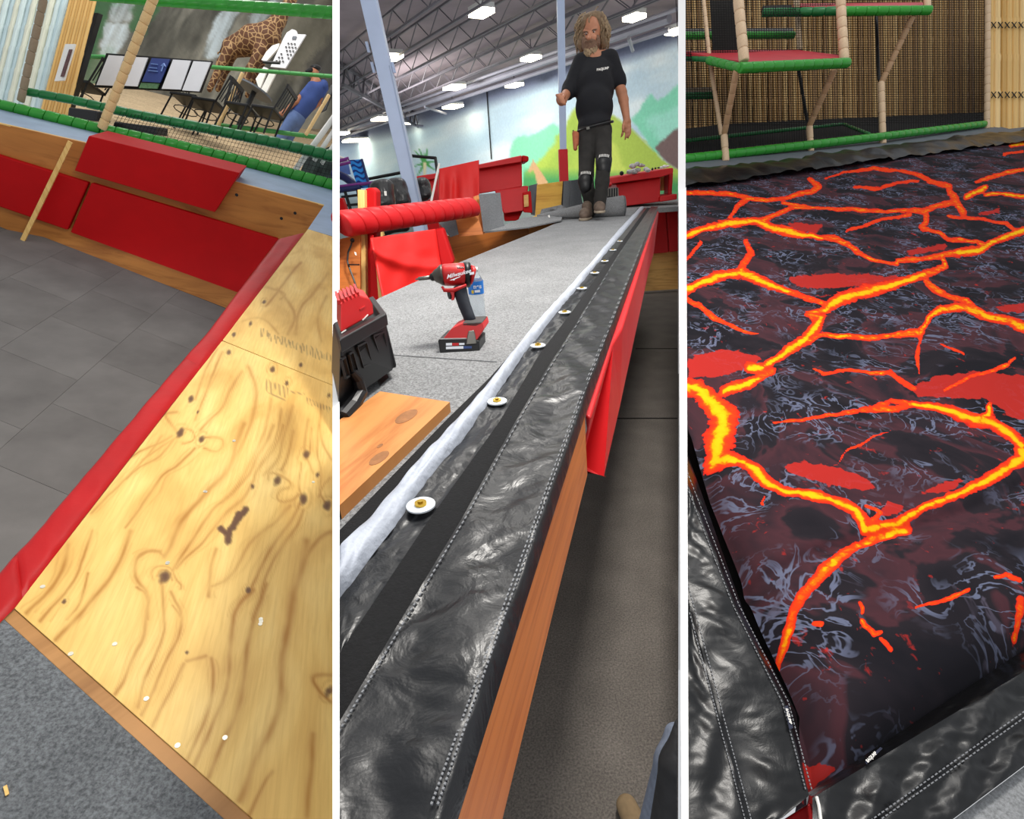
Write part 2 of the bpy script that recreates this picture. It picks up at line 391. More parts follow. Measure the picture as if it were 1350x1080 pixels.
# --- back wall with the painted landscape, ceiling
ZC = 6.0
wa, wb = PL(893, 35, (UPW, ZC)), PL(450, 185, (UPW, ZC)); WDIR = unit(wb - wa); WN = unit(np.cross(WDIR, UPW))
if WN.dot(CAM - wa) < 0: WN = -WN
WPL = (WN, WN.dot(wa))
wm_ = PL(700, 150, WPL); area('fill_mural', wm_ + WN * 8 + UPW * (4.4 - wm_[2]), wm_ - UPW * 3.5, 4, 850, sy=1.0)  # unseen area light added to brighten the mural
def mural2(s, t): return PLs(441 + s * 458, 2 + t * 330, WPL)
nx, ny = 230, 165
v, f = grid(nx, ny, mural2); sx, ty = np.meshgrid(np.linspace(441, 899, nx), np.linspace(2, 332, ny)); X, Y = sx.ravel(), ty.ravel()
def over(c, m, col): m = np.clip(m, 0, 1)[:, None]; return c * (1 - m) + np.array(col, float) * m
def soft(poly, r=1.5, wob=0, ws=12.):
    qx, qy = X + wob * fbm(X / ws, Y / ws, 3), Y + wob * fbm(X / ws, Y / ws, 9); a = np.zeros_like(X)
    for dx, dy in ((0, 0), (r, 0), (-r, 0), (0, r), (0, -r)): a += inpoly(qx + dx, qy + dy, poly)
    return a / 5
c = np.tile(np.array([186., 208, 222]), (len(X), 1)); cl = fbm(X / 60, (Y + .33 * X) / 28, 5)
c = over(c, np.clip(cl * 1.6, 0, .8), (222, 232, 236)); c = over(c, np.clip(-cl, 0, .6), (164, 192, 212))
c = over(c, soft([(673, 203), (679, 180), (690, 178), (697, 181), (712, 172), (729, 160), (737, 165), (745, 190), (735, 246), (672, 246)], 2, 3), (128, 202, 168))
c = over(c, soft([(833, 157), (846, 140), (859, 122), (866, 133), (880, 122), (899, 112), (899, 215), (860, 200)], 2, 4), (126, 204, 176))
c = over(c, soft([(850, 160), (866, 150), (899, 140), (899, 175), (875, 190)], 4, 6) * .6, (168, 222, 214))
c = over(c, soft([(686, 262), (694, 227), (716, 207), (738, 178), (757, 142), (775, 138), (790, 148), (809, 153), (829, 167), (863, 200), (880, 215), (899, 224), (899, 290), (686, 290)], 2, 3), (162, 186, 78))
c = over(c, soft([(806, 183), (813, 192), (826, 226), (796, 228), (800, 200)], 3, 4) * .8, (196, 210, 98))
c = over(c, soft([(740, 178), (757, 150), (764, 190), (740, 240), (712, 236)], 4, 6) * .55, (138, 168, 70))
c = over(c, np.clip((Y - 222 - .04 * (X - 780)) / 18, 0, 1) * (X > 690) * (cl > -2), (66, 142, 84))
c = over(c, soft([(862, 194), (876, 182), (899, 166), (899, 226), (880, 214)], 1.5, 2), (112, 92, 92))
c = over(c, soft([(696.5, 226), (699, 219), (702, 213), (702.5, 209), (704, 213), (707, 217), (713, 226), (722, 240), (726, 262), (711, 262), (706, 232), (703, 224), (698, 228)], .6), (190, 152, 112))
for q in ((547.6, 199), (553, 197), (564, 195), (547, 219), (576, 212), (551, 231), (573, 224), (560, 200)):
    d, tt = segdist(X, Y, (560, 215), q); c = over(c, np.clip(2.6 - tt * 1.6 - d, 0, 1), (64, 150, 76))
d, tt = segdist(X, Y, (560, 215), (559, 240)); c = over(c, np.clip(2.2 - d, 0, 1), (214, 206, 170))
yl = np.interp(X, [440, 545, 646, 846, 899], [194, 168, 136, 72, 52])
c = over(c, np.clip((yl + 8 - Y) / 16 + .1 * cl, 0, 1), (104, 112, 136))
c = over(c, np.clip((Y - 250) / 20, 0, 1), (120, 132, 130))
struct(obj('wall_back', v, f, painted('mural_paint'), attrs={'paint': linear_cols(c)}), 'painted wall of pale sky, mint peaks and a green hill', 'wall')
cq = [(441, -40), (899, -40), (899, 33), (441, 188)]
cp = [PL(x, y, (UPW, ZC + .1)) for x, y in cq]; vv, ff = prism(cp, UPW * .2)
struct(obj('ceiling', vv, ff, plain('ceiling_deck', (128, 116, 122), .85, .12, .8)), 'dark grey metal deck ceiling above the joists', 'ceiling')

# --- open web steel joists, girder, pipes and ceiling lamps
def span(p, d, x0=449, x1=892, lim=70):
    ts = np.linspace(-lim, lim, 2801); q = (p + ts[:, None] * d - CAM) @ RWC; ok = q[:, 2] > 2
    px = CX + F * q[:, 0] / np.where(ok, q[:, 2], 1); ok &= (px > x0) & (px < x1); ts = ts[ok]; return p + d * ts.min(), p + d * ts.max()
jm = plain('dark_steel', (92, 88, 96), .6, .15, 2)
def joist(name, px, py, h, step, r, label, group, d=WDIR, zb=ZC - .55):
    a, b = span(PL(px, py, (UPW, zb)), d); n = max(4, int(np.linalg.norm(b - a) / step)); t = thing(name, label, 'joist', a, group)
    for z in (0, h): obj('chord', *beam(a + UPW * z, b + UPW * z, r * 2.2, r * 2.2), jm, t)
    for k in range(min(n, 60)):
        p0 = a + (b - a) * k / n; p1 = a + (b - a) * (k + .5) / n; p2 = a + (b - a) * (k + 1) / n
        w = join(tube([p0, p1 + UPW * h], r * .7, 5), tube([p1 + UPW * h, p2], r * .7, 5)); obj('web', *w, jm, t)
JP = sorted(((560, 14), (560, 52), (560, 84), (560, 107), (560, 124), (840, 8)), key=lambda q: WN.dot(PL(*q, (UPW, ZC - .55))))
for (px, py), nth in zip(JP, ('first', 'second', 'third', 'fourth', 'fifth', 'sixth')):
    joist('roof_joist', px, py, .5, 1.5, .024, nth + ' open web steel roof joist counted out from the mural wall', 'roof joists')
gd = unit(np.cross(WDIR, UPW))
a, b = PL(452, 112, (UPW, ZC - .7)), PL(560, 172, (UPW, ZC - .7)); t = thing('roof_girder', 'deep steel girder crossing the joists behind the leaning column', 'girder', a)
for z in (0, .7): obj('chord', *beam(a + UPW * z, b + UPW * z, .12, .12), jm, t)
for k in range(14):
    p0, p1, p2 = a + (b - a) * k / 14, a + (b - a) * (k + .5) / 14, a + (b - a) * (k + 1) / 14
    obj('web', *join(tube([p0, p1 + UPW * .7], .05, 5), tube([p1 + UPW * .7, p2], .05, 5)), jm, t)
pm = plain('grey_pipe', (132, 132, 146), .5, .1, 2)
for k, (a, b, r, z) in enumerate((((449, 176), (892, 26), .12, .35), ((449, 183), (892, 40), .08, .5), ((449, 168), (892, 12), .06, .3))):
    p0, p1 = PL(*a, (UPW, ZC - z)), PL(*b, (UPW, ZC - z))
    if k < 2: p0, p1 = p0 + WN * .3, p1 + WN * .3
    tag(obj('ceiling_pipe', *tube([p0, p1], r, 8), pm), ['thick grey pipe running along the top of the mural wall', 'grey pipe just under the thick pipe on the mural wall', 'slim grey pipe running between joists beside the mural wall'][k], 'pipe')
lm = glow('lamp_glow', (255, 246, 214), 16); hm = plain('lamp_housing', (190, 190, 190), .4, .05, 5)
LP = [(635, 20, 1.0, 'large glowing ceiling lamp above the wide gap between both columns'), (518, 78, .9, 'glowing ceiling lamp touching the right edge of leaning column'),
      (599, 117, .95, 'glowing ceiling lamp directly above another lamp near mural wall'), (597, 142, .9, 'glowing ceiling lamp directly below another lamp near mural wall'),
      (700, 79, .8, 'glowing ceiling lamp beside the slim upright column'), (678, 114, .75, 'small glowing ceiling lamp over the mint painted peaks'),
      (836, 26, .8, 'glowing ceiling lamp beside the head of walking man'), (892, 44, .8, 'glowing ceiling lamp at the white partition beside dark mural top'),
      (470, 186, 1.3, 'long glowing ceiling lamp above blue patterned panel'), (504, 158, 1.0, 'ceiling lamp half hidden behind leaning column'),
      (534, 165, .5, 'small round glowing ceiling lamp beside leaning column'), (451, 177, .7, 'small ceiling lamp touching the white partition above blue panel')]
for px, py, s, lab in LP:
    zz = ZC - .6; p = PL(px, py, (UPW, zz)); dd = np.linalg.norm(p - CAM)
    w, l = .46 * s * dd / 16, .2 * s * dd / 16
    t = thing('ceiling_lamp', lab, 'lamp', p); x, y = gd, WDIR
    q = [p - x * l - y * w / 1.6, p + x * l - y * w / 1.6, p + x * l + y * w / 1.6, p - x * l + y * w / 1.6]
    obj('diffuser', *prism([a for a in q], UPW * .1), lm, t)
    obj('housing', *prism([a + UPW * .1 for a in q], UPW * .12), hm, t)
    obj('hanger', *tube([p + UPW * .2, p + UPW * .62], .02, 6), jm, t)
# two slim antenna like brackets hanging from the ceiling beside the mural
for k, (a, b) in enumerate((((560, 141), (588, 150)), ((533, 165), (560, 166)), ((829, 50), (834, 67)))):
    tag(obj('ceiling_bracket', *tube([PL(*a, (UPW, ZC - .7)), PL(*b, (UPW, ZC - .75))], .06, 6), pm), ['pale bracket arm beside the two stacked ceiling lamps', 'pale bracket arm beside the small round lamp', 'pale hanging rod beside the lamp near the walking man'][k], 'bracket')
p0, p1 = PL(643, 120, WPL) + WN * .06, PL(649, 210, WPL) + WN * .06
tag(obj('wall_cable', *tube([p0, p1], .035, 6), MT['black']), 'thin black cable hanging down the pale mural wall', 'cable')

# --- columns
def box_px(top, bot, d0, wpx0, wpx1, db=None):                     # a square column between two pixels
    db = db or d0
    a, b = P(*top, d0), P(*bot, db); w0, w1 = wpx0 * d0 / F, wpx1 * db / F; r = np.array([1., 0, 0]); fw = np.array([0, 1., 0])
    q = lambda p, w: [p - r * w / 2 - fw * w / 2, p + r * w / 2 - fw * w / 2, p + r * w / 2 + fw * w / 2, p - r * w / 2 + fw * w / 2]
    v = np.array(q(a, w0) + q(b, w1)); return v, [(0, 1, 2, 3), (7, 6, 5, 4)] + [(i, (i + 1) % 4, 4 + (i + 1) % 4, 4 + i) for i in range(4)]
t = thing('steel_column', 'leaning pale blue square steel column with bolted brackets', 'column', P(556, 308, 5.3))
v, f = box_px((481, -25), (556, 308), 5.3, 21, 17); obj('shaft', v, f, MT['steel_paint'], t, bevel=.006)
v, f = box_px((489, -25), (562, 308), 5.24, 2.0, 2.0); obj('corner_strip', v, f, plain('column_edge', (150, 164, 190), .4, .04, 4), t)
for x, y in ((484.5, 62), (491.5, 89), (518.5, 89)):
    v, f = box_px((x - 1.5, y - 7), (x + 2, y + 7), 5.3, 3.4, 3.4); obj('bracket', v, f, MT['steel_paint'], t)
t = thing('steel_column', 'slim upright pale blue column behind the walking man', 'column', P(744, 262, 9))
v, f = box_px((738.5, -25), (743.5, 260), 9, 10, 7.5); obj('shaft', v, f, MT['steel_paint'], t)
v, f = box_px((742, 197), (744, 258), 8.98, 11.5, 11); obj('red_sleeve', v, f, MT['red_pad_bright'], t)

# --- walking deck: carpet, strips, vinyl flap, board
def strip(name, la, lb, y0, y1, mat, parent, prof=lambda s, L: 0 * s, nx=14, step=3, lift=0., pl=G2, xmin=447, uvlen=True):
    ny = int((y1 - y0) / step) + 2
    def fn(s, tt):
        y = y1 + (y0 - y1) * tt; a, b = np.maximum(la(y), xmin), np.maximum(lb(y), xmin + .5)
        p = PLs(a + (b - a) * s, y, pl); L = (p - CAM) @ unit(PL(867, 275, G2) - PL(595, 1080, G2))
        return p + UPW * (lift + prof(s, L))[:, None]
    v, f = grid(nx, ny, fn); d = unit(PL(867, 275, G2) - PL(595, 1080, G2))
    return obj(name, v, f, mat, parent, smooth=True, uv=(d, np.cross(d, UPW)))
EDG = unit(PL(867, 275, G2) - PL(595, 1080, G2)); EDG[2] = 0; EDG = unit(EDG); SID = np.cross(EDG, UPW)     # along the deck, to the pit side
left_edge = [(446.5, 427), (500, 393), (598, 349), (720, 300), (738, 292)]
cpx = [(446.5, 1100)] + left_edge + [(700, 287), (760, 278), (893, 262.5), (896, 272), (868, 274)] + [(float(L5(y)), y) for y in (340, 530, 700, 1080, 1100)]
pts = [PL(x, y, G2) for x, y in cpx]; v, f = prism(pts, -UPW * .05)
deck = struct(obj('floor_deck', v, f, MT['grey_carpet']), 'pale grey carpeted deck that the man walks on', 'deck')
# carpet seam
a, b = PL(505, 468, G2) + UPW * .0015, PL(655, 478, G2) + UPW * .0015
obj('seam', *beam(a, b, .0016, .001), MT['grey_board'], deck)
t = thing('vinyl_trim', 'long black vinyl trim with hook strips screwed along the deck edge', 'trim', PL(650, 700, G2))
wv = vinyl('black_vinyl', (22, 23, 26), .34, .14, 20, True, .42, .25)
velm = MT['black_matte']
strip('hook_strip', L0, L1, 275, 790, velm, t, nx=6, lift=.0035)
bnd = strip('vinyl_band', L2, L3, 275, 1000, wv, t, lambda s, L: .003 * (1 + vnoise(L * 24, s * 2.5, 3)) + .0012 * vnoise(L * 70, s * 6, 4), lift=.003)
strip('hook_strip', L3, L4, 275, 1100, velm, t, lambda s, L: .0015 + 0 * s, nx=6, lift=.0075)
def flap(s, L):
    e = np.clip(1 - np.abs(s - .5) * 2, 0, 1) ** .5
    return .013 - .022 * np.clip((s - .955) / .045, 0, 1) + e * (.0065 * vnoise(L * 15 + s * 1.3, s * 1.3, 1) + .0038 * vnoise(L * 38 - s * 3, s * 1.8, 2) + .0009 * vnoise(L * 100, s * 5, 5))
strip('vinyl_flap', L4, lambda y: L5(y) + 4.5 * (y - 235) / 845, 274, 1100, wv, t, flap, nx=26, step=2, lift=.002)
# stitches along both sides of the flap
stm = plain('grey_thread', (120, 122, 126), .5, .1, 40)
for side, q in ((L4, .05), (L5, .9), (L5, .94)):
    V, Fs = [], []; y = 1085.
    segs = []
    while y > 330:
        x = float(L4(y) + (L5(y) - L4(y)) * q); x2 = float(L4(y - 4) + (L5(y - 4) - L4(y - 4)) * q)
        if x > 450: segs.append(beam(PL(x, y, G2) + UPW * .0165, PL(x2, y - 3.4, G2) + UPW * .0165, .0014, .0014))
        y -= 6.5
    o = obj('stitching', *join(*segs), stm, t); o['kind'] = 'stuff'
# pale roll
wf = plain('white_fabric', (178, 184, 196), .5, .1, 30, .5, 34, bdist=.01)
t2 = strip('fabric_roll', L1, L2, 275, 860, wf, None, lambda s, L: .019 * np.sqrt(np.clip(1 - (2 * s - 1) ** 2, 0, 1)) * (1 + .16 * vnoise(L * 7, s * 2, 6)) + .002 * vnoise(L * 30 + s * 4, s * 5, 7), nx=18, lift=.004)
tag(t2, 'white fabric cover rolled up lengthwise between the black strips', 'fabric roll')
# washers with brass screws
wm = plain('zinc_washer', (226, 232, 238), .35, .04, 30)
for k, (x, y, r) in enumerate(((556.5, 678, 17), (656, 538, 11), (709.5, 462.5, 8.5), (744.5, 417.5, 6.8), (767, 385, 5.6), (784, 364, 4.8), (797, 348, 4.2), (808, 333, 3.6), (817, 321, 3.2))):
    p = PL(x, y, G2) + UPW * .011; rr = .0165
    w = tag(obj('washer', *disc(p, UPW, rr, .002, 28), wm), ('first', 'second', 'third', 'fourth', 'fifth', 'sixth', 'seventh', 'eighth', 'ninth')[k] + ' white washer with brass screw, counted from the plywood offcut', 'washer', 'washers along the vinyl band')
    obj('screw_head', *join(disc(p + UPW * .002, UPW, rr * .42, .003, 16), disc(p + UPW * .005, UPW, rr * .2, .002, 6)), MT['brass'], w)
# board that faces the pit and the dark wall set back under it
ys = [1100, 1000, 900, 800, 700, 640, 606, 566, 540]
tp = [PL(float(L5(y)), y, G2) for y in ys]
bt = [rise(p, float(L6(y)), y + 0, UPW) for p, y in zip(tp, ys)]
bt = [np.array([p[0], p[1], p[2] - .118]) + SID * .004 for p in tp]
V = np.concatenate([tp, bt, np.array(tp) - SID * .02, np.array(bt) - SID * .02]); n = len(ys)
Fs = [(i, i + 1, n + i + 1, n + i) for i in range(n - 1)] + [(n + i, n + i + 1, 3 * n + i + 1, 3 * n + i) for i in range(n - 1)] + [(2 * n + i, 2 * n + i + 1, 3 * n + i + 1, 3 * n + i) for i in range(n - 1)] + [(0, n, 3 * n, 2 * n)]
tag(obj('edge_board', V - UPW * .002, Fs, MT['board_wood'], uv=(EDG, UPW)), 'orange plywood board facing the pit below the vinyl flap', 'board')
# pit floor of the middle bay, wall under the deck
fl = [PL(x, y, GF) for x, y in ((446, 1110), (1 + 893, 1110), (895, 370), (600, 370), (446, 395))]
v, f = prism(fl, -UPW * .05); pf = struct(obj('floor', v, f, MT['pit_carpet']), 'dark carpeted pit floor below the deck', 'floor')
for y in (460, 552): obj('seam', *beam(PL(812 if y > 500 else 838, y, GF) + UPW * .002, PL(893, y, GF) + UPW * .002, .01, .004), MT['black_net'], pf)
tw = [PL(float(L5(y)), y, G2) for y in (560, 460, 380, 320, 280)]; n = len(tw)
ub = [np.array([p[0], p[1], 1.02]) - SID * .26 for p in tw]; dn = [np.array([p[0], p[1], 0]) for p in ub]
V = np.array(ub + dn); Fs = [(i, i + 1, n + i + 1, n + i) for i in range(n - 1)]; V2, F2 = V - SID * .03, Fs
struct(obj('wall_deck', np.concatenate([V, V2]), Fs + [tuple(k + 2 * n for k in q) for q in F2], MT['pit_carpet']), 'dark wall set back under the deck edge', 'wall')
# red pad hanging on the deck side
HP = ground(ND2, .53)
topx = [(802, 444), (815, 425), (843, 343), (858, 300), (867, 277)]
botx = [(797, 627), (817, 540), (836, 450), (855, 360), (862, 334)]
def side_point(x, y, off): return PL(x, y, (SID, SID.dot(tp[2]) + off))
T = [PL(x, y, G2) + SID * .012 - UPW * .012 for x, y in topx]; Bm = [PL(x, y, HP) for x, y in botx]
Tn = [PL(771, 540, G2) + SID * .01 - UPW * .015]; Bn = [PL(769, 617, HP)]
V = np.array(Tn + T + Bn + Bm); m = len(T) + 1
Fs = [(i, i + 1, m + i + 1, m + i) for i in range(m - 1)]
V2 = V.copy(); V2[1:m] -= SID * .05; V2[m + 1:] -= SID * .07; V2[0] += -SID * .02 + EDG * .02; V2[m] += -SID * .02 + EDG * .02
Fs += [tuple(k + 2 * m for k in q[::-1]) for q in Fs] + [(i, i + 1, 2 * m + i + 1, 2 * m + i) for i in range(m - 1)] + [(m + i, m + i + 1, 3 * m + i + 1, 3 * m + i) for i in range(m - 1)]
Fs += [(0, m, 3 * m, 2 * m), (m - 1, 2 * m - 1, 4 * m - 1, 3 * m - 1)]
tag(obj('side_pad', np.concatenate([V, V2]), Fs, MT['red_pad_bright'], bevel=.006), 'long red vinyl pad hanging on the deck side beneath the flap', 'pad')
# wall across the pit end: wood below, red pads above
def quad_block(name, px, ds, mat, vec, parent=None, uv=None, bevel=0):
    pts = [P(x, y, d) for (x, y), d in zip(px, ds)]; v, f = prism(pts, vec)
    return obj(name, v, f, mat, parent, uv=uv, bevel=bevel)
FWV = np.array([0, 1., 0]); RTV = np.array([1., 0, 0])
w = thing('pit_end_wall', 'wall across the pit end of pale plywood under red pads', 'wall', P(873, 383, 7.4))
quad_block('plywood_panel', [(849, 330), (896, 326), (896, 381), (849, 384)], [7.4] * 4, MT['pale_wood'], FWV * .08, w, uv=(RTV, UPW))
quad_block('pad', [(860, 274), (878, 273), (882, 333), (860, 335)], [7.3] * 4, MT['red_pad_bright'], FWV * .1, w, bevel=.02)
quad_block('pad', [(878.4, 273), (896, 271), (896, 331), (882.4, 333)], [7.3] * 4, MT['red_pad_bright'], FWV * .1, w, bevel=.02)

# --- plywood board lying on the carpet at the near left
tpx = [(447, 554), (501, 516), (593, 530), (447, 667)]
pts = [PL(x, y, ground(ND2, .327)) for x, y in tpx]; v, f = prism(pts, -UPW * .018)
d1 = unit(PL(593, 530, G2) - PL(441, 672, G2))
off_ = tag(obj('plywood_offcut', v, f, wood('offcut_plywood', (214, 148, 84), (176, 106, 52), 2.2, 16), uv=(d1, np.cross(UPW, d1))), 'orange plywood offcut lying on the carpet under black tool case', 'board')
km = plain('knot_brown', (152, 100, 56), .6, .25, 60)
for x, y, r in ((536, 549, .022), (500, 604, .016), (501, 588, .005)):
    p = PL(x, y, ground(ND2, .327)); e1, e2 = d1, np.cross(UPW, d1)
    obj('knot', *prism([p + e1 * r * 1.3 * math.cos(a) + e2 * r * .6 * math.sin(a) for a in np.linspace(0, 6.0, 14)], UPW * .0004), km, off_)

def text_mesh(name, body, origin, right, up, height, mat, parent, shear=0., bold=0., thick=.0004):
    cu = bpy.data.curves.new('lettering', 'FONT'); cu.body = body; cu.size = 1; cu.offset = bold; cu.align_x = 'LEFT'
    to = bpy.data.objects.new('lettering', cu); COL.objects.link(to)
    me = bpy.data.meshes.new_from_object(to.evaluated_get(bpy.context.evaluated_depsgraph_get()))
    v = np.array([q.co[:] for q in me.vertices]); fs = [tuple(p.vertices) for p in me.polygons]
    bpy.data.objects.remove(to); bpy.data.curves.remove(cu); bpy.data.meshes.remove(me)
    x = v[:, 0] + v[:, 1] * shear; w = height / .7
    q = np.asarray(origin) + np.outer(x * w, unit(right)) + np.outer(v[:, 1] * w, unit(up))
    return obj(name, q, fs, mat, parent)

# --- black tool case with red charger on top
t = thing('tool_case', 'open black plastic tool case standing on the plywood offcut', 'case', PL(490, 530, G2))
b0, b1 = PL(513, 500, G2) + UPW * .02, PL(449, 555, G2) + UPW * .02
r0, r1 = rise(b0, 509, 424, UPW), rise(b1, 449, 459, UPW); e0 = rise(b0, 524, 486, UPW)
inw = unit(np.cross(UPW, b0 - b1)); inw = inw if inw.dot(P(480, 430, 1.4) - b0) > 0 else -inw
inw = ray(449, 560); inw[2] = 0; inw = unit(inw)
face = [b1, b0 + (e0 - b0) * .25, e0, r0, r1]
v, f = prism(face, inw * .2); obj('body', v, f, MT['black'], t, bevel=.006)
dn = unit(b0 - b1)
rim = [r1 - UPW * .006, r0 + dn * .004 - UPW * .006, r0 + dn * .004 + UPW * .016, r1 + UPW * .016]
v, f = prism([p - inw * .012 for p in rim], inw * .03); obj('rim', v, f, MT['black'], t, bevel=.003)
v, f = prism([r0 + dn * .006 - UPW * .004, r0 + dn * .006 + UPW * .016, r0 - dn * .02 + UPW * .016, r0 - dn * .02 - UPW * .004], inw * .2); obj('rim', v, f, MT['black'], t, bevel=.003)
pl = plane_pts(b0, r0, r1)
for q in ([(491, 442), (505, 437), (509, 463), (499, 467)], [(470, 456), (482, 450), (489, 478), (478, 483)], [(459, 466), (464, 463), (471, 487), (465, 490)], [(449, 473), (454, 470), (460, 494), (455, 497)]):
    pts = [PL(x, y, pl) - inw * .004 for x, y in q]; v, f = prism(pts, inw * .003)
    obj('recess', v, f, MT['black_matte'], t)
    fr = []
    for i in range(4): fr.append(beam(pts[i] - inw * .002, pts[(i + 1) % 4] - inw * .002, .0035, .0035))
    obj('recess_rib', *join(*fr), MT['black'], t)
for q in ([(499, 513), (503, 507), (513, 498), (513, 507)], [(463, 543), (466, 536), (481, 528), (480, 535)]):
    pts = [PL(x, y, pl) + inw * .004 for x, y in q]; v, f = prism(pts, inw * .03); obj('foot', v, f, MT['black'], t)
hp = [PL(x, y, pl) - inw * o for x, y, o in ((464, 489, .004), (471, 497, .014), (474, 512, .02), (464, 530, .02), (450, 546, .02))]
obj('handle', *tube(hp, [.006, .009, .012, .013, .013], 10), MT['black'], t)
t = thing('battery_charger', 'red tool charger with ribbed top lying in the black case', 'charger', P(470, 425, 1.05))
q = [(449, 398), (470, 388), (487, 393.5), (491, 401), (492.5, 415), (449, 440)]
pr = plane_pts(r0 + inw * .03, r1 + inw * .03, r1 + inw * .05 + UPW * .1); pts = [PL(x, y, pr) for x, y in q]
v, f = prism(pts, inw * .1); obj('body', v, f, MT['red_plastic'], t, bevel=.004)
for k in range(6):
    x = 447 + k * 5.0; y = 399 - k * 2.2; a = PL(x, y, pr); obj('rib', *beam(a, a + inw * .06 + UPW * .006, .004, .007), MT['red_plastic'], t)
a, b = PL(474, 408, pr), PL(481, 404, pr); obj('ridge', *beam(a - inw * .001, b - inw * .001, .002, .003), MT['red_plastic'], t)
for a, b in (((478, 422), (485, 415)), ((450, 439), (456, 435))): obj('logo_mark', *beam(PL(*a, pr) - inw * .001, PL(*b, pr) - inw * .001, .001, .0017), MT['white_plastic'], t)

# --- cordless impact driver
DD = depth(PL(604, 464, G2))
def D(x, y, o=0.): return P(540 + x / 7.2, 330 + y / 7.2, DD + o)
U = DD / F / 7.2
t = thing('impact_driver', 'red and black cordless impact driver standing on its battery', 'power tool', PL(606, 466, G2))
bv = PL(540 + 715 / 7.2, 330 + 905 / 7.2, G2) - PL(540 + 662 / 7.2, 330 + 985 / 7.2, G2); bv = unit(bv) * .075
bvy = bv
def Dl(pts, o=0): return [D(x, y, o) for x, y in pts]
bat = obj('battery', *prism(Dl([(268, 862), (285, 838), (600, 838), (660, 862), (664, 975), (655, 990), (298, 1000), (290, 985)]), bvy), MT['black'], t, bevel=.003)
obj('trim_line', *beam(D(285, 842, -.001), D(540, 838, -.001), .0015, .0022), plain('silver_trim', (190, 190, 190), .35, .05, 20), bat)
wl = plain('white_print', (232, 236, 242), .5, .02, 10); rl = plain('red_print', (196, 30, 34), .5, .02, 10); bl = plain('blue_print', (60, 84, 140), .5, .02, 10)
for (x0, x1, y0, y1, m) in ((345, 402, 882, 906, wl), (405, 466, 882, 906, rl), (470, 520, 882, 900, wl), (345, 510, 916, 940, wl), (510, 590, 912, 934, bl)):
    obj('label_print', *prism(Dl([(x0, y0), (x1, y0 - (x1 - x0) * .03), (x1, y1 - (x1 - x0) * .03), (x0, y1)], -.0012), np.array([0, .001, 0])), m, bat)
obj('foot_housing', *prism(Dl([(322, 836), (400, 742), (500, 694), (690, 688), (706, 745), (640, 850), (330, 838)]), bvy * .85), MT['red_plastic'], t, bevel=.004)
obj('grip_base', *prism(Dl([(498, 690), (690, 680), (690, 702), (630, 728), (498, 722)]), bvy * .8), plain('dark_rubber', (66, 62, 60), .7, .1, 20), t, bevel=.003)
gm = plain('grip_rubber', (40, 44, 52), .75, .15, 40, .3, 200)
off = .034
obj('grip', *tube([D(478, 345, off), D(490, 420, off), D(520, 520, off), D(560, 620, off), D(590, 712, off)], [64 * U, 66 * U, 62 * U, 58 * U, 60 * U], 14), gm, t, smooth=True)
obj('belt_hook', *prism(Dl([(560, 768), (610, 760), (622, 800), (636, 890), (534, 898), (548, 810)], -.004), np.array([0, .004, 0])), MT['metal'], t, bevel=.002)
def Dt(pr, mat, name, seg=22): return obj(name, *tube([D(x, y, o + off) for x, y, r, o in pr], [r * U for x, y, r, o in pr], seg), mat, t, smooth=True)
body = Dt([(318, 236, 96, 0), (332, 234, 104, 0), (430, 232, 110, .004), (520, 232, 113, .008)], MT['red_plastic'], 'motor_housing')
Dt([(512, 232, 116, .008), (530, 232, 122, .009), (566, 234, 122, .011), (578, 234, 112, .011)], MT['black'], 'rear_ring')
cap = Dt([(574, 236, 98, .011), (600, 240, 92, .013), (612, 244, 70, .014), (616, 245, 2, .014)], MT['red_plastic'], 'rear_cap')
obj('cap_print', *prism(Dl([(570, 212), (612, 205), (612, 228), (570, 235)], -.012), np.array([0, .001, 0])), wl, cap)
col_ = plain('gunmetal', (84, 78, 72), .4, .1, 20, metal=.6)
Dt([(208, 256, 34, 0), (226, 250, 40, 0), (240, 247, 58, 0), (270, 243, 74, 0), (300, 238, 98, 0), (322, 235, 102, 0)], col_, 'nose')
Dt([(196, 258, 28, 0), (212, 256, 38, 0), (228, 252, 40, 0), (236, 250, 36, 0)], MT['black'], 'collar')
Dt([(56, 278, 7, -.004), (80, 273, 9, -.003), (84, 272, 18, -.003), (150, 264, 20, 0), (200, 257, 20, 0)], MT['metal'], 'bit')
obj('hook_ring', *tube([D(308, 345, .02), D(330, 380, .02), D(420, 380, .02), D(540, 330, .02)], [12 * U, 20 * U, 22 * U, 14 * U], 8), MT['red_plastic'], t, smooth=True)
obj('trigger', *prism(Dl([(352, 392), (392, 392), (396, 470), (370, 465), (358, 430)], .02), np.array([0, .022, 0])), MT['black'], t, bevel=.002)
obj('trigger_guard', *prism(Dl([(376, 378), (424, 385), (424, 475), (392, 478), (400, 440)], .018), np.array([0, .026, 0])), MT['red_plastic'], t, bevel=.002)
text_mesh('brand_lettering', 'Milwaukee', D(352, 272, -.0185), D(500, 232) - D(352, 272), D(352, 200) - D(352, 272), 38 * U, wl, body, .25, .02)
obj('brand_underline', *prism(Dl([(378, 286), (484, 246), (480, 254), (430, 276), (424, 288), (412, 284)], -.0185), np.array([0, .001, 0])), wl, body)
obj('vent', *join(*[beam(D(455 + k * 16, 160, -.014), D(462 + k * 16, 172, -.016), .002, .003) for k in range(4)]), MT['black'], body)

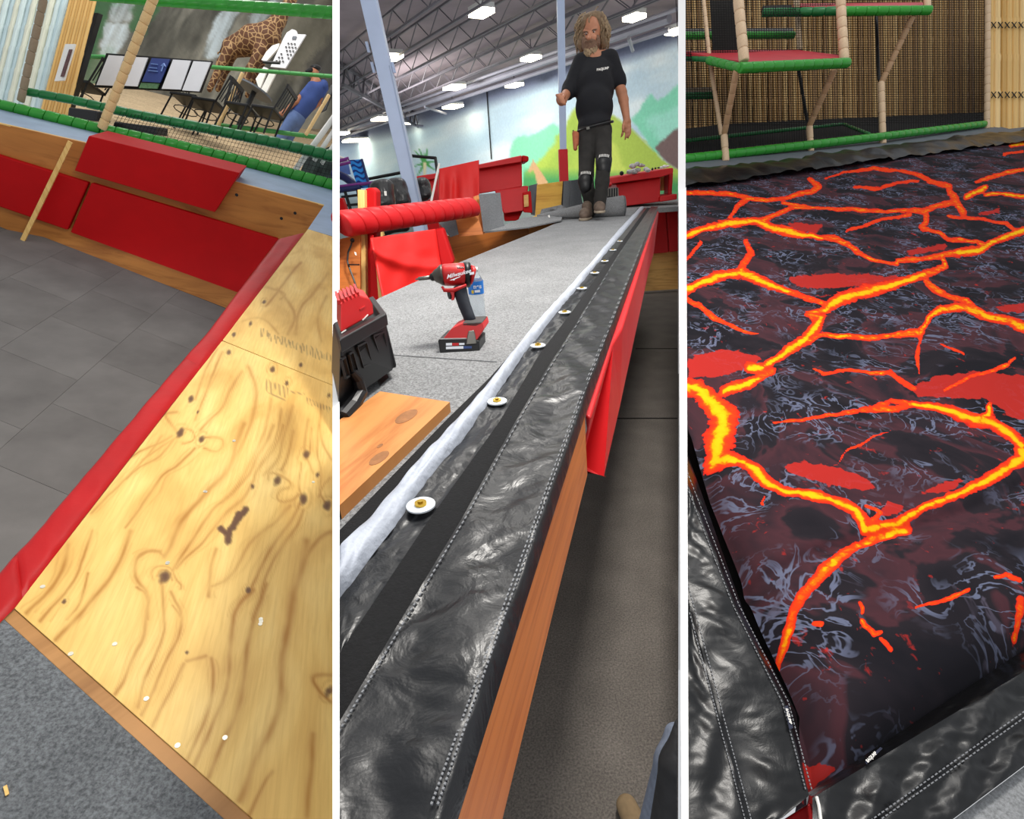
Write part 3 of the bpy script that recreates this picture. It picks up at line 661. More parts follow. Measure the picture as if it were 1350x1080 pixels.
# --- water bottle behind the driver
bb = PL(631, 424, G2); Bd = depth(bb); k = Bd / F
def clear(name):
    q = NT(name); co = q.coord(); q.b.inputs['Transmission Weight'].default_value = .85; q.b.inputs['IOR'].default_value = 1.2
    return q.fin(q.ramp(q.noise(co, 6), [(0, (240, 246, 250)), (1, (226, 236, 242))]), .12)
t = thing('water_bottle', 'small clear plastic water bottle with blue label behind impact driver', 'bottle', bb)
prof = [(0, 8.5), (2, 9.6), (14, 9.6), (16, 9.0), (18, 9.6), (36, 9.6), (37, 9.8), (52, 9.8), (53, 9.4), (58, 7.5), (63, 4.2), (66, 3.8)]
obj('bottle_body', *tube([bb + UPW * h * k for h, r in prof], [r * k for h, r in prof], 20), clear('clear_plastic'), t, smooth=True)
bl_ = plain('blue_label', (38, 120, 205), .4, .05, 20)
lb = obj('label_band', *tube([bb + UPW * 37 * k, bb + UPW * 53.5 * k], 10.1 * k, 22, cap=False), bl_, t, smooth=True)
obj('cap', *tube([bb + UPW * 65 * k, bb + UPW * 70 * k], 4.4 * k, 14), MT['white_plastic'], t, smooth=True)
fr_ = unit(CAM - bb); fr_[2] = 0; fr_ = unit(fr_); rr_ = np.cross(UPW, fr_)
text_mesh('label_lettering', 'nes', bb + UPW * 45 * k + fr_ * 10.3 * k - rr_ * 3.2 * k, rr_, UPW, 5.4 * k, wl, lb, 0, .03)
obj('label_print', *prism([bb + fr_ * 10.3 * k + rr_ * x * k + UPW * y * k for x, y in ((-2, 40), (5, 40), (5, 43), (-2, 43))], fr_ * .0004), wl, lb)
obj('label_print', *prism([bb + fr_ * 10.3 * k + rr_ * x * k + UPW * y * k for x, y in ((-6, 39), (-3, 39), (-3, 43), (-6, 43))], fr_ * .0004), plain('yellow_print', (230, 200, 60), .5), lb)

# --- things behind the deck on the left: tube, studs, sheets
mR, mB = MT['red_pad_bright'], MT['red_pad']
# wrapped red tube
t = thing('padded_tube', 'long red vinyl padded tube with spiral wrap ending at plywood post', 'padded tube', P(540, 300, 2.9))
A, B_ = P(450, 295.6, 2.58), P(624, 272.8, 3.4); n = 12
for i in range(n):
    a, b = A + (B_ - A) * i / n, A + (B_ - A) * (i + 1) / n; d0, d1 = depth(a), depth(b)
    ra, rb = (17.2 - 5 * i / n) * d0 / F, (17.2 - 5 * (i + 1) / n) * d1 / F
    v, f = tube([a, a + (b - a) * .08, a + (b - a) * .5, a + (b - a) * .92, b], [ra * .93, ra, (ra + rb) / 2 * 1.01, rb, rb * .93], 16)
    dx = unit(B_ - A); w = v - A; v = v + np.outer((w @ UPW) * -.45, dx)                   # slanted wrap joints
    obj('wrap_segment', v, f, mR, t, smooth=True)
# plywood wall and studs at the left
q = thing('plywood_wall', 'orange plywood wall panel with black cable hung beside pine stud', 'panel', P(460, 398, 2.7))
quad_block('panel', [(441, 317), (475, 309), (475, 400), (441, 412)], [2.7] * 4, MT['orange_wood'], FWV * .02, q, uv=(RTV, UPW))
tag(obj('cable', *tube([P(x, y, 2.67) for x, y in ((464, 318), (463, 323), (459, 333), (458, 344), (459, 349), (462, 357), (467, 370), (470, 380), (473, 392))], .0045, 6), MT['black']), 'thin black cable with plug hanging on the plywood wall', 'cable')
obj('plug', *ball(P(464.5, 317, 2.66), .011, 8, 6), MT['black'], bpy.data.objects['cable']); obj('clip', *beam(P(459, 349, 2.66), P(474, 349, 2.66), .006, .006), MT['black'], bpy.data.objects['cable'])
obj('tag', *prism([P(467, 332, 2.66), P(469.5, 333, 2.66), P(470, 337, 2.66), P(468, 336, 2.66)], FWV * .003), MT['white_plastic'], bpy.data.objects['cable'])
def stand(name, label, cat, px, d, mat, vec=FWV * .05, uv=(UPW, RTV), bevel=0, group=None):
    return tag(quad_block(name, px, [d] * len(px), mat, vec, uv=uv, bevel=bevel), label, cat, group)
stand('pine_stud', 'pale pine stud rising above the red tube beside red padding', 'stud', [(471.5, 250), (480.5, 251), (482.5, 404), (474.5, 404)], 2.75, MT['stud'], FWV * .06)
stand('post_pad', 'red post padding wrapped beside the pine stud above tube', 'pad', [(481, 249), (490, 247), (496, 252), (496.5, 402), (483, 404)], 2.8, mB, FWV * .12, None, .01)
stand('pine_stud', 'narrow pine stud between the red strip and the red sheet', 'stud', [(494, 330), (498, 330), (504, 398), (499.5, 400)], 2.7, MT['stud'], FWV * .04)
# hung red sheet
def sheet(name, label, c4, ds, mat, amp, nx=26, ny=26, seed=0, cat='sheet', fold=None):
    (x0, y0), (x1, y1), (x2, y2), (x3, y3) = c4
    def fn(s, u):
        px = (x0 * (1 - s) + x1 * s) * (1 - u) + (x3 * (1 - s) + x2 * s) * u; py = (y0 * (1 - s) + y1 * s) * (1 - u) + (y3 * (1 - s) + y2 * s) * u
        d = (ds[0] * (1 - s) + ds[1] * s); w = fold(s, u) if fold else vnoise(s * 7, u * 1.5, seed) * np.clip(u * 2, .1, 1)
        return Ps(px, py, d + amp * w)
    v, f = grid(nx, ny, fn); m = len(v); b = [tuple(i + m for i in q[::-1]) for q in f]
    rim = [i for i in range(nx)] + [nx * (j + 1) - 1 for j in range(1, ny)] + [nx * ny - 1 - i for i in range(1, nx)] + [nx * (ny - 1 - j) for j in range(1, ny - 1)]
    sd = [(rim[i], rim[(i + 1) % len(rim)], m + rim[(i + 1) % len(rim)], m + rim[i]) for i in range(len(rim))]
    return tag(obj(name, np.concatenate([v, v + FWV * .012]), f + b + sd, mat, smooth=True), label, cat)
sheet('draped_sheet', 'bright red sheet with a diagonal fold hung below the red tube', [(488, 314), (574, 302), (582, 356), (505, 398)], (2.62, 3.0), MT['red_sheet'], .05,
      fold=lambda s, u: -np.exp(-((u - .15 - .75 * s ** .8) / .12) ** 2) * np.clip(1 - s * .4, 0, 1) * .9 + .3 * vnoise(s * 4, u * 3, 5))
stand('rolled_sheet', 'folded red padding standing beside the bright red sheet', 'pad', [(572, 303), (584, 301), (599, 346), (582, 360)], 3.02, mB, FWV * .1, None, .012)
stand('red_strip', 'thin red vinyl strip hung left of the bright red sheet', 'strip', [(487, 309), (492, 310), (501, 401), (489, 403)], 2.72, mB, FWV * .02, None, .004)
# plywood post with carpet patches
t = thing('plywood_post', 'orange plywood post with two grey carpet patches under tube end', 'post', P(615, 312, 3.45))
quad_block('post_side', [(624, 259.5), (632, 257), (639, 307), (629, 309)], [3.5] * 4, MT['orange_wood'], FWV * .1, t, (UPW, RTV))
quad_block('lower_panel', [(598, 287), (627, 278), (638, 309), (604, 312)], [3.46] * 4, MT['orange_wood'], FWV * .06, t, (RTV, UPW))
quad_block('carpet_patch', [(631, 256.5), (659.5, 254), (665, 298), (637.5, 306)], [3.44] * 4, MT['grey_board'], FWV * .02, t)
quad_block('carpet_patch', [(576, 291), (600, 286), (604.5, 309), (594, 313)], [3.42] * 4, MT['grey_board'], FWV * .02, t)
# plywood box side and its carpet top
t = thing('carpeted_box', 'low orange plywood box with pale grey carpet top behind deck', 'box', P(670, 330, 3.9))
bp = plane_pts(P(590, 311, 3.55), P(734, 291, 5.0), P(590, 311, 3.55) + UPW)
obj('side_board', *prism([PL(x, y, bp) for x, y in ((580, 312), (638, 306), (696, 299), (699, 322), (598, 362), (576, 366))], FWV * .05), MT['orange_wood'], t, uv=(RTV, UPW))
obj('side_board', *prism([PL(x, y, bp) - FWV * .01 for x, y in ((696.5, 298.5), (735, 291), (739, 300), (698, 322))], FWV * .05), wood('light_orange_plywood', (238, 150, 66), (206, 112, 40), 1.2, 16), t, uv=(RTV, UPW))
quad_block('carpet_top', [(638, 305.5), (664, 297), (690, 287), (742, 283), (740, 290), (697, 299)], [3.7, 4.0, 4.6, 5.2, 4.7, 4.2], MT['grey_carpet'], -UPW * .01, t)

# --- big red padded bins
def bin_(label, faces, d, loc, extra=()):
    t = thing('padded_bin', label, 'padded bin', P(*loc, d)); 
    for name, px, dd, m, th in faces: quad_block(name, px, [d + dd] * len(px), m, FWV * th, t, bevel=.015)
    return t
bin_('large red padded bin with overhanging rim beside draped red sheet', [
    ('body', [(630, 222), (688, 212.5), (688.5, 246), (630, 256)], 0, mR, .8), ('rim', [(630, 217), (688, 204.5), (688, 213.5), (630, 223)], -.08, mR, .9),
    ('rim_end', [(688, 204.5), (697, 206), (697, 213), (688, 213.5)], -.02, mB, .8),
    ('lower_body', [(652, 251), (697, 245), (691, 278), (664, 282)], -.06, mR, .7),
    ('dark_base_pad', [(664, 281), (690, 277), (683, 291), (665, 292)], .05, mB, .5)], 5.6, (662, 290))  # base block in the darker red vinyl
stand('opening_frame', 'small red padded frame around a yellow opening beside large bin', 'frame', [(689, 254), (700, 252), (702, 281), (690, 280)], 5.5, mB, FWV * .2, None, .01)
obj('opening', *prism([P(x, y, 5.48) for x, y in ((690.5, 257.5), (696.5, 256.5), (697, 272), (691, 273))], FWV * .03), MT['pale_wood'], bpy.data.objects['opening_frame'], uv=(RTV, UPW))
sheet('draped_sheet', 'red sheet draped smoothly over a bin left of the rim', [(579, 222.5), (631.5, 211), (632, 262), (578, 268)], (5.4, 5.35), MT['red_sheet'], .03, seed=4)
bin_('small red padded bin behind white stick and leaning column', [
    ('body', [(556, 238), (577, 234), (578, 268), (560, 268)], .05, mR, .5), ('rim', [(548, 232.5), (577, 228), (577, 235.5), (549, 239.5)], 0, mR, .55)], 6.0, (565, 268))
tag(obj('stick', *tube([P(579, 216, 5.3), P(568, 268, 5.2)], .012, 6), MT['white_plastic']), 'thin white stick leaning against the draped red sheet', 'stick')
bl2 = vinyl('black_bag_vinyl', (34, 34, 36), .35, .8, 6, False)
for k, (px, lab) in enumerate((([(491, 243), (512, 239), (518, 270), (497, 272)], 'crumpled black vinyl bundle with white tag above red tube'), ([(512, 239), (530, 237), (538, 268), (518, 270)], 'crumpled black vinyl bundle beside the leaning column foot'), ([(551, 239), (560, 238), (564, 259), (553, 261)], 'dark vinyl bundle tucked behind small red bin'))):
    (x0, y0), (x1, y1), (x2, y2), (x3, y3) = px; dd = 4.6 + k * .5
    v, f = blob([('e', P(x0 * (1 - s) * (1 - u) + x1 * s * (1 - u) + x2 * s * u + x3 * (1 - s) * u, y0 * (1 - s) * (1 - u) + y1 * s * (1 - u) + y2 * s * u + y3 * (1 - s) * u, dd + .05 * random.random()), (.05 + .015 * random.random(), .09, .05)) for s in (.2, .5, .8) for u in (.15, .4, .65, .9)], .014, .03)
    o = tag(obj('vinyl_bundle', v, f, bl2, smooth=True), lab, 'bundle')
    if k == 0: obj('tag', *prism([P(506, 252, 4.5), P(509.5, 252, 4.5), P(510, 258, 4.5), P(507, 258, 4.5)], FWV * .004), MT['white_plastic'], o)
for a, b, lab in (((486, 236), (530, 227.5), 'black rail running behind the leaning column'), ((542, 205.5), (575, 208.5), 'black rail end in front of painted palm')):
    o = tag(obj('guard_rail', *tube([P(*a, 6.6), P(*b, 6.6)], .02, 6), MT['black']), lab, 'rail')
obj('rail_post', *tube([P(574, 208, 6.6), P(577, 232, 6.6)], .02, 6), MT['black'], o)
# small play tower at the far left
t = thing('play_tower', 'small blue and purple play tower with wavy panel and ladder', 'play tower', P(462, 290, 6.2))
def wavy(s, u): return Ps(460 + s * 17 + u * 12, 211 - s * 1 + u * 37.5, np.full_like(s, 6.2))
v, f = grid(40, 60, wavy); s_, u_ = np.meshgrid(np.linspace(0, 1, 40), np.linspace(0, 1, 60)); w_ = np.sin((u_ * 5.2 + .28 * np.sin(s_ * 7.5)) * 6.28) > .25
cc = np.where(w_.ravel()[:, None], np.array([[18, 52, 130]]), np.array([[44, 142, 226]])); m = len(v)
obj('wavy_panel', np.concatenate([v, v + FWV * .03]), f + [tuple(i + m for i in q[::-1]) for q in f], painted('blue_panel_print', rough=.5), t, attrs={'paint': linear_cols(np.concatenate([cc, cc]))})
pu = plain('purple_steel', (120, 50, 130), .4, .1, 8); nv = plain('navy_plastic', (32, 40, 92), .4, .1, 8)
for a, b, m, r in (((441, 214), (460, 209), pu, .02), ((441, 219), (462, 214), pu, .016), ((441, 204), (459, 211), MT['white_plastic'], .012), ((441, 247), (499, 240), pu, .018), ((441, 252), (475, 247), nv, .03),
                   ((454, 250), (464, 282), MT['black'], .018), ((470, 246), (476, 276), MT['black'], .014), ((450, 260), (474, 257), MT['black'], .014), ((455, 271), (476, 269), MT['black'], .014), ((477, 210), (487, 247), nv, .014)):
    obj('rail', *tube([P(*a, 6.15), P(*b, 6.15)], r, 8), m, t)
obj('slide_arch', *tube([P(x, y, 6.3) for x, y in ((438, 230), (446, 230), (455, 234), (463, 240), (469, 247))], .045, 10), nv, t, smooth=True)
quad_block('back_panel', [(441, 217), (459, 216), (462, 230), (441, 231)], [6.4] * 4, plain('lilac_panel', (92, 122, 190), .5, .1, 8), FWV * .03, t)
stand('floor_pad', 'red pad corner at the foot of play tower ladder', 'pad', [(441, 262), (451, 261), (457, 279), (441, 281)], 5.5, mB, FWV * .1, None, .01)
stand('clutter_box', 'small tan cardboard box half hidden beneath the red tube', 'box', [(498, 306), (504, 304), (505, 311), (499, 313)], 4.2, MT['stud'], FWV * .08)
v, f = blob([('e', P(505 + 4.2 * i, 305.5 - .7 * i + random.uniform(-1, 1), 4.3), (.035, .05, .02 + .01 * random.random())) for i in range(8)], .008, .02)
tag(obj('hose_heap', v, f, MT['black'], smooth=True), 'dark heap of straps half hidden beneath the red tube', 'straps')
stand('red_base_pad', 'low red pad lying behind the column foot under tube', 'pad', [(562, 294), (577, 290), (580, 303), (563, 305)], 5.6, mB, FWV * .3, None, .01)

# --- leaning boards and rolled carpet behind the man
stand('plywood_board', 'yellow knotty plywood board leaning upright beside the grey boards', 'board', [(708, 243.5), (742, 239), (739.5, 275), (705.5, 285)], 5.6, MT['bright_ply'], FWV * .03, (RTV, UPW))
stand('grey_gate', 'narrow grey panel standing left of the yellow plywood board', 'panel', [(697, 245), (709, 242), (705, 284), (700, 283)], 5.9, MT['ledge_grey'], FWV * .03)
stand('board_edge', 'dark edged slat between yellow plywood and grey carpet boards', 'slat', [(742, 239), (744, 239), (742, 276), (739.5, 276)], 5.62, MT['black'], FWV * .05)
stand('carpet_board', 'grey carpet covered board leaning beside yellow plywood', 'board', [(743.5, 239), (755, 237.5), (752, 276), (742, 275)], 5.55, MT['grey_board'], FWV * .03)
stand('carpet_board', 'darker grey carpet covered board leaning behind man’s knee', 'board', [(753.5, 238), (763, 236.5), (768.5, 270), (750, 276)], 5.5, carpet('dark_board_carpet', (88, 91, 94), .15, 150), FWV * .03)
stand('floor_scrap', 'thin yellow strip lying at the foot of plywood board', 'strip', [(699, 287.5), (709, 284), (710, 288), (700, 290)], 5.0, MT['bright_ply'], FWV * .05)
t = thing('carpet_roll', 'grey carpet roll lying across the deck behind the man', 'carpet roll', P(770, 288, 5.0))
v, f = tube([P(x, y, d) for x, y, d in ((708, 285.5, 5.0), (718, 284.5, 5.0), (745, 281.5, 5.02), (780, 277, 5.05), (800, 274.5, 5.05), (821, 273, 5.05))], [r * 5 / F for r in (2, 3.5, 6.5, 10.5, 12.8, 14.6)], 20); obj('roll', v, f, MT['grey_carpet'], t, smooth=True)
e = P(822, 272.8, 5.03); V = []
sp = [e + (RTV * .004 + .098 * (1 - a / 22) * (FWV * math.cos(a) + UPW * math.sin(a))) for a in np.linspace(0, 18, 80)]
obj('spiral_end', *tube(sp, .006, 5), MT['grey_board'], t)
sheet('carpet_flap', 'loose grey carpet corner folded beside the thin end of roll', [(714, 276), (740, 270), (752, 277), (711, 286)], (5.15, 5.2), MT['grey_carpet'], .03, seed=8, cat='carpet')
stand('roll_tie', 'short white tie standing at the thin end of the carpet roll', 'tie', [(722.5, 284), (724.5, 283.5), (726, 290), (724, 290)], 4.85, MT['white_plastic'], FWV * .01)
# --- red bin at the right with plastic wrap on it
t = bin_('wide red padded bin holding crumpled plastic wrap behind the deck', [
    ('body', [(812, 243), (871, 233.5), (870.5, 266), (821, 272.5)], 0, mR, .7), ('rim', [(803, 234.5), (888, 221), (888, 228.5), (872, 233.5), (804, 243)], -.08, mR, .8),
    ('leg', [(881.5, 229), (888, 227.5), (886, 259), (881, 259)], .1, mR, .2), ('inner_post', [(871, 233), (882, 230), (881, 250), (872, 252)], .3, MT['pale_wood'], .1),
    ('base_pad', [(870, 259), (893, 255.5), (893, 263), (870, 266.5)], -.05, mR, .4)], 6.3, (850, 270))
def crumple(name, label, px, d, r, mat, cat, hgt=1.0):
    pr = [('e', P(x, y, d + random.uniform(-.08, .08)), (r * random.uniform(.6, 1.3), r, r * random.uniform(.5, 1.0) * hgt)) for x, y in px]
    v, f = blob(pr, r * .22, r * .25); v = v + (vnoise(v[:, 0] * 25, v[:, 2] * 25, 3) * r * .35)[:, None] * np.array([.3, -.6, .6])
    return tag(obj(name, v, f, mat), label, cat)
wrapm = plain('crumpled_wrap', (196, 194, 192), .35, .4, 22, .9, 30, bdist=.03)
crumple('plastic_wrap', 'crumpled heap of clear plastic wrap on the wide red bin', [(830, 226), (834, 219), (840, 216), (846, 218), (851, 223), (841, 224), (854, 225), (836, 226)], 6.2, .035, wrapm, 'plastic wrap')
crumple('rag', 'small white rag lying at the corner of the wide bin', [(872, 221), (876, 219.5), (880, 219)], 6.2, .02, MT['white_plastic'], 'rag')
crumple('glove', 'small dark glove lying between the wrap and white rag', [(860, 223), (864, 222), (868, 221.5)], 6.2, .018, MT['black'], 'glove')
tag(obj('ball', *ball(P(819.5, 228.5, 6.1), .024), MT['black'], smooth=True), 'small black ball at the left end of the wide bin', 'ball')
t = thing('tool_crate', 'small black crate with red tool on top behind the man’s leg', 'crate', P(808, 260, 5.6))
quad_block('crate_body', [(800, 249), (815.5, 247), (816, 262), (801, 263)], [5.6] * 4, MT['black'], FWV * .15, t, bevel=.01)
obj('crate_bars', *join(*[beam(P(802 + 3.2 * i, 248, 5.58), P(802 + 3.2 * i, 259, 5.58), .006, .006) for i in range(5)]), MT['metal'], t)
obj('red_tool', *ball(P(804, 243.5, 5.65), (.022, .03, .02)), mR, t, smooth=True)

# ================================================================== the walking man
MD = 4.85
def J(x, y, o=0.): return P(x, y, MD + o)
fl_ = PL(777, 288.5, G2); dl, dr = depth(fl_) - MD, -.12
man = thing('person', 'person with grey hair and beard in black t-shirt and dark trousers walking', 'person', PL(783, 288, G2))
px_ = MD / F
def finger(base, d1, d2, d3, l, r): 
    a = np.asarray(base); b = a + unit(d1) * l * .45; c_ = b + unit(d2) * l * .32; e_ = c_ + unit(d3) * l * .25
    return [('c', a, b, r, r * .95), ('c', b, c_, r * .95, r * .88), ('c', c_, e_, r * .88, r * .75)]
CV = unit(CAM - J(783, 150))                                                     # towards the camera
skin = [('e', J(779.5, 41.5), (.080, .098, .125)), ('e', J(778.5, 54, -.03), (.062, .07, .075)), ('c', J(777.6, 43, -.09), J(776.6, 50.5, -.118), .011, .019),
        ('e', J(773, 51, -.07), (.022, .02, .02)), ('e', J(784, 50, -.07), (.022, .02, .02)),
        ('c', J(770, 40.6, -.085), J(775, 41, -.092), .010, .009), ('c', J(780, 39.6, -.092), J(786, 38, -.08), .009, .010),
        ('e', J(767.2, 46, .01), (.012, .022, .032)), ('e', J(791.8, 44, .01), (.012, .022, .032)),
        ('c', J(780, 55), J(781, 76, .01), .058, .066), ('c', J(765, 78), J(806, 73), .05, .05), ('c', J(783, 80), J(784, 165), .09, .10),
        ('c', J(806, 76), J(819.5, 122, .02), .052, .046), ('c', J(819.5, 122, .02), J(822, 132, 0), .046, .044), ('c', J(822, 132, 0), J(826, 156, -.05), .043, .030),
        ('c', J(765, 81), J(748, 121, .02), .052, .046), ('c', J(748, 121, .02), J(742.5, 131, -.16), .044, .034),
        ('c', J(775, 172), J(773, 234, -.07), .05, .04), ('c', J(773, 234, -.07), J(779, 278, dl), .04, .035), ('c', J(794, 172), J(796, 214, -.16), .05, .04), ('c', J(796, 214, -.16), J(790, 272, dr), .04, .035)]
# hanging hand: palm, four fingers, thumb
w = J(826, 156, -.05); pe = J(827, 166, -.07); skin += [('c', w, J(826.5, 160, -.06), .026, .032), ('c', J(824.6, 160, -.06), J(823.6, 167.5, -.07), .020, .018), ('c', J(829, 160, -.05), J(829.6, 166.5, -.06), .019, .016)]
for q, (dx, ln, lean) in enumerate(((-3.4, .088, -.28), (-.6, .102, -.06), (1.9, .092, .03), (4.0, .070, .02))):
    b = J(826.6 + dx, 167 - abs(dx) * .25, -.07); dn_ = np.array([lean, 0, -1]); skin += finger(b, dn_ + CV * .15, dn_ + CV * .1 * (q < 1) - FWV * .05, dn_ * 1.0 + CV * (-.1) + np.array([-.15, .15, 0]), ln, .0092)
skin += finger(J(822.6, 161, -.085), np.array([-.25, -.45, -.75]), np.array([-.1, -.3, -.95]), np.array([0, -.2, -1]), .075, .0105)
# loosely closed hand held forward
h0 = J(740.5, 131, -.23); skin += [('e', h0, (.048, .045, .05))]
for q in range(4):
    b = J(733.6 + q * 1.5, 125.5 + q * 3.0, -.27); skin += finger(b, np.array([.25, -.8, -.15]), np.array([.75, -.35, -.45]), np.array([.7, .35, -.35]), .085 - .006 * abs(q - 1), .0105)
skin += finger(J(744, 126.5, -.25), np.array([-.15, -.9, -.1]), np.array([-.35, -.75, -.4]), np.array([-.5, -.5, -.5]), .07, .0115)
v, f = blob(skin, .0062, .012); obj('body', v, f, MT['skin'], man, smooth=True)
# t-shirt
tee = plain('black_tshirt', (15, 16, 22), .85, .12, 12, .35, 9, bdist=.02)
shirt = [('c', J(768, 83), J(803, 78), .056, .056), ('c', J(775, 83), J(797, 79.5), .07, .07), ('e', J(785, 101, -.005), (.165, .105, .15)), ('e', J(784, 118, -.01), (.172, .122, .2)), ('e', J(783.5, 142, -.015), (.166, .13, .19)), ('e', J(784, 168, 0), (.152, .118, .13)),
         ('c', J(765.5, 81), J(751.5, 117, .01), .068, .066), ('c', J(751.5, 117, .01), J(748.5, 122.5, -.015), .066, .060), ('c', J(805, 76.5), J(815, 105, .015), .07, .064), ('c', J(815, 105, .015), J(816.6, 109.5, .015), .064, .06)]
hm_ = np.cross(J(807, 158) - J(761, 171), FWV); hm_ = hm_ if hm_[2] < 0 else -hm_
v, f = blob(shirt, .009, .03, cut=[(J(761, 171.5), hm_)]); tsh = obj('t_shirt', v, f, tee, man, smooth=True)
text_mesh('chest_lettering', 'BAGJUMP', J(786.6, 93.6, -.16), J(798, 91.6) - J(786.6, 93.6), UPW, 2.6 * px_, MT['white_plastic'], tsh, 0, .04)
# trousers, belt, holster, knee pads, boots
jean = plain('dark_trousers', (40, 38, 36), .9, .28, 14, .35, 14, bdist=.012)
pan = [('e', J(784, 171), (.152, .112, .1)), ('c', J(774.5, 178), J(772.8, 230, -.06), .082, .066), ('c', J(772.8, 230, -.06), J(775, 252, -.03), .062, .058), ('c', J(775, 252, -.03), J(779, 279, dl + .02), .056, .05),
       ('c', J(794, 176), J(796, 212, -.15), .084, .068), ('c', J(796, 212, -.15), J(794, 240, -.145), .064, .06), ('c', J(794, 240, -.145), J(790, 274, dr + .01), .058, .052)]
v, f = blob(pan, .009, .02); tr = obj('trousers', v, f, jean, man, smooth=True)
obj('belt', *tube([J(784, 167) + np.array([.158 * math.cos(a), .118 * math.sin(a), .0 + .03 * math.cos(a)]) for a in np.linspace(-2.9, -.1, 16)], .012, 6), MT['black'], tr)
obj('buckle', *beam(J(773, 169.5, -.13), J(777, 168.5, -.13), .012, .02), MT['metal'], tr)
lea = plain('tan_leather', (168, 92, 58), .6, .2, 30)
obj('holster', *blob([('c', J(757.5, 176, -.05), J(758.5, 196, -.05), .022, .018), ('c', J(760.5, 177, -.05), J(760.5, 190, -.05), .02, .016)], .006, .01), lea, man, smooth=True)
obj('holstered_tool', *tube([J(755.5, 172, -.05), J(757.5, 178, -.05)], .007, 6), MT['black'], man)
for x, y, o in ((772, 238.5, -.105), (796, 216, -.205)):
    kp = obj('knee_pad', *blob([('e', J(x, y, o + .02), (.068, .04, .075)), ('e', J(x + .5, y + 9, o + .03), (.055, .035, .05))], .008, .02), MT['black'], man, smooth=True)
    for j in range(7):
        a = J(x - 6 + j * 2, y - 9.5 + .25 * (j - 3) ** 2 * .4, o - .03); obj('strap_mark', *beam(a, a + UPW * .02 + RTV * .004, .006, .006), MT['white_plastic'], kp)
sh = plain('worn_shoe', (96, 80, 68), .7, .2, 30, .3, 60); so = plain('shoe_sole', (150, 136, 118), .7, .1, 20)
for (hx, hy), (tx, ty), lift in (((781.5, 286), (768.5, 291.5), 0), ((790, 281.5), (791.5, 286.5), 1)):
    h, tt_ = (PL(hx, hy, G2), PL(tx, ty, G2)) if not lift else (P(789.8, 280, MD - .06), P(791.2, 284.5, MD - .24)); dv = unit(tt_ - h); h = tt_ - dv * .27 * (.7 if lift == 0 and hx < 785 else .8)
    s_ = obj('shoe', *blob([('c', h + UPW * .05, h + dv * .1 + UPW * .055, .042, .046), ('c', h + dv * .1 + UPW * .05, tt_ - dv * .04 + UPW * .036, .046, .036), ('c', h + UPW * .05, h + UPW * .11, .045, .046)], .007, .02, cut=[(h + UPW * .012, -UPW)]), sh, man, smooth=True)
    obj('sole', *blob([('c', h + UPW * .014, h + dv * .12 + UPW * .014, .046, .044), ('c', h + dv * .12 + UPW * .014, tt_ - dv * .03 + UPW * .014, .05, .042)], .007, .01, cut=[(h + UPW * .022, UPW), (h + UPW * .001, -UPW)]), so, s_)
# face
ey = plain('eye_dark', (40, 26, 22), .3, .1, 20); lip = plain('lip', (120, 54, 50), .5, .1, 20)
hd = bpy.data.objects['person']
for x, y in ((772.8, 44.6), (782.8, 42)):
    e_ = obj('eye', *ball(J(x, y, -.086), (.013, .010, .007), 10, 6), plain('eye_white', (208, 190, 180), .3), man, smooth=True); obj('iris', *ball(J(x - .1, y + .15, -.0965), (.007, .004, .006), 8, 5), ey, e_, smooth=True)
brow = plain('eyebrow', (96, 74, 58), .8, .2, 40)
for a, b in (((769.6, 42.6), (775, 42.2)), ((780, 40.8), (786, 38.8))): obj('eyebrow', *tube([J(*a, -.09), J((a[0] + b[0]) / 2, (a[1] + b[1]) / 2 - .5, -.1), J(*b, -.088)], .0055, 6), brow, man)
obj('mouth', *tube([J(774.4, 57.6, -.094), J(777.6, 57, -.104), J(781.5, 56.6, -.094)], .0065, 6), lip, man, smooth=True)
# hair and beard: a soft base with many curly locks
rng = random.Random(3); hb = [('e', J(780.5, 23, -.035), (.075, .065, .036)), ('e', J(770, 31, -.03), (.022, .06, .06)), ('e', J(789.5, 29.5, -.03), (.022, .06, .06)), ('e', J(781, 31.5, .025), (.094, .106, .092)), ('e', J(768, 45, .03), (.042, .06, .10)), ('e', J(794, 42, .03), (.046, .06, .11)), ('e', J(781, 50, .065), (.10, .06, .13)), ('e', J(766, 58, .035), (.034, .045, .07)), ('e', J(796, 55, .03), (.034, .045, .06))]
v, f = blob(hb, .009, .03); cut_face = v.copy(); d = v - J(778.5, 47, -.12)
v = v + (fbm(v[:, 0] * 30, v[:, 2] * 30, 2)[:, None] * .016) * unit(np.array([1, -.4, .3]))
hr = obj('hair', v, f, MT['hair'], man, smooth=True)
locks = []
for i in range(430):
    a = rng.uniform(0, 2 * math.pi); top = J(781, 27, .02) + np.array([.085 * math.cos(a), .095 * math.sin(a), rng.uniform(-.01, .06)])
    if math.sin(a) < -.35 and abs(math.cos(a)) < .8: 
        if rng.random() < .93: continue
    L = rng.uniform(.14, .27); p = [top]; out = np.array([math.cos(a), math.sin(a) * .8, 0]); ph = rng.uniform(0, 6); bul = rng.uniform(.025, .075); fq_ = rng.uniform(6, 14)
    for s in range(1, 7):
        u = s / 6; p.append(top + out * (bul * math.sin(u * 2.4)) - UPW * L * u * (1 if s > 1 else .6) + np.array([.014 * math.sin(ph + fq_ * u), .012 * math.cos(ph + 7 * u), .004 * math.sin(ph * 3 + 11 * u)]))
    locks.append(tube(p, [.004, .005, .006, .006, .005, .004, .002], 4))
hl = plain('pale_hair', (146, 124, 96), .7, .4, 60)
o = obj('hair_locks', *join(*locks), hl, hr, smooth=True); o['kind'] = 'stuff'
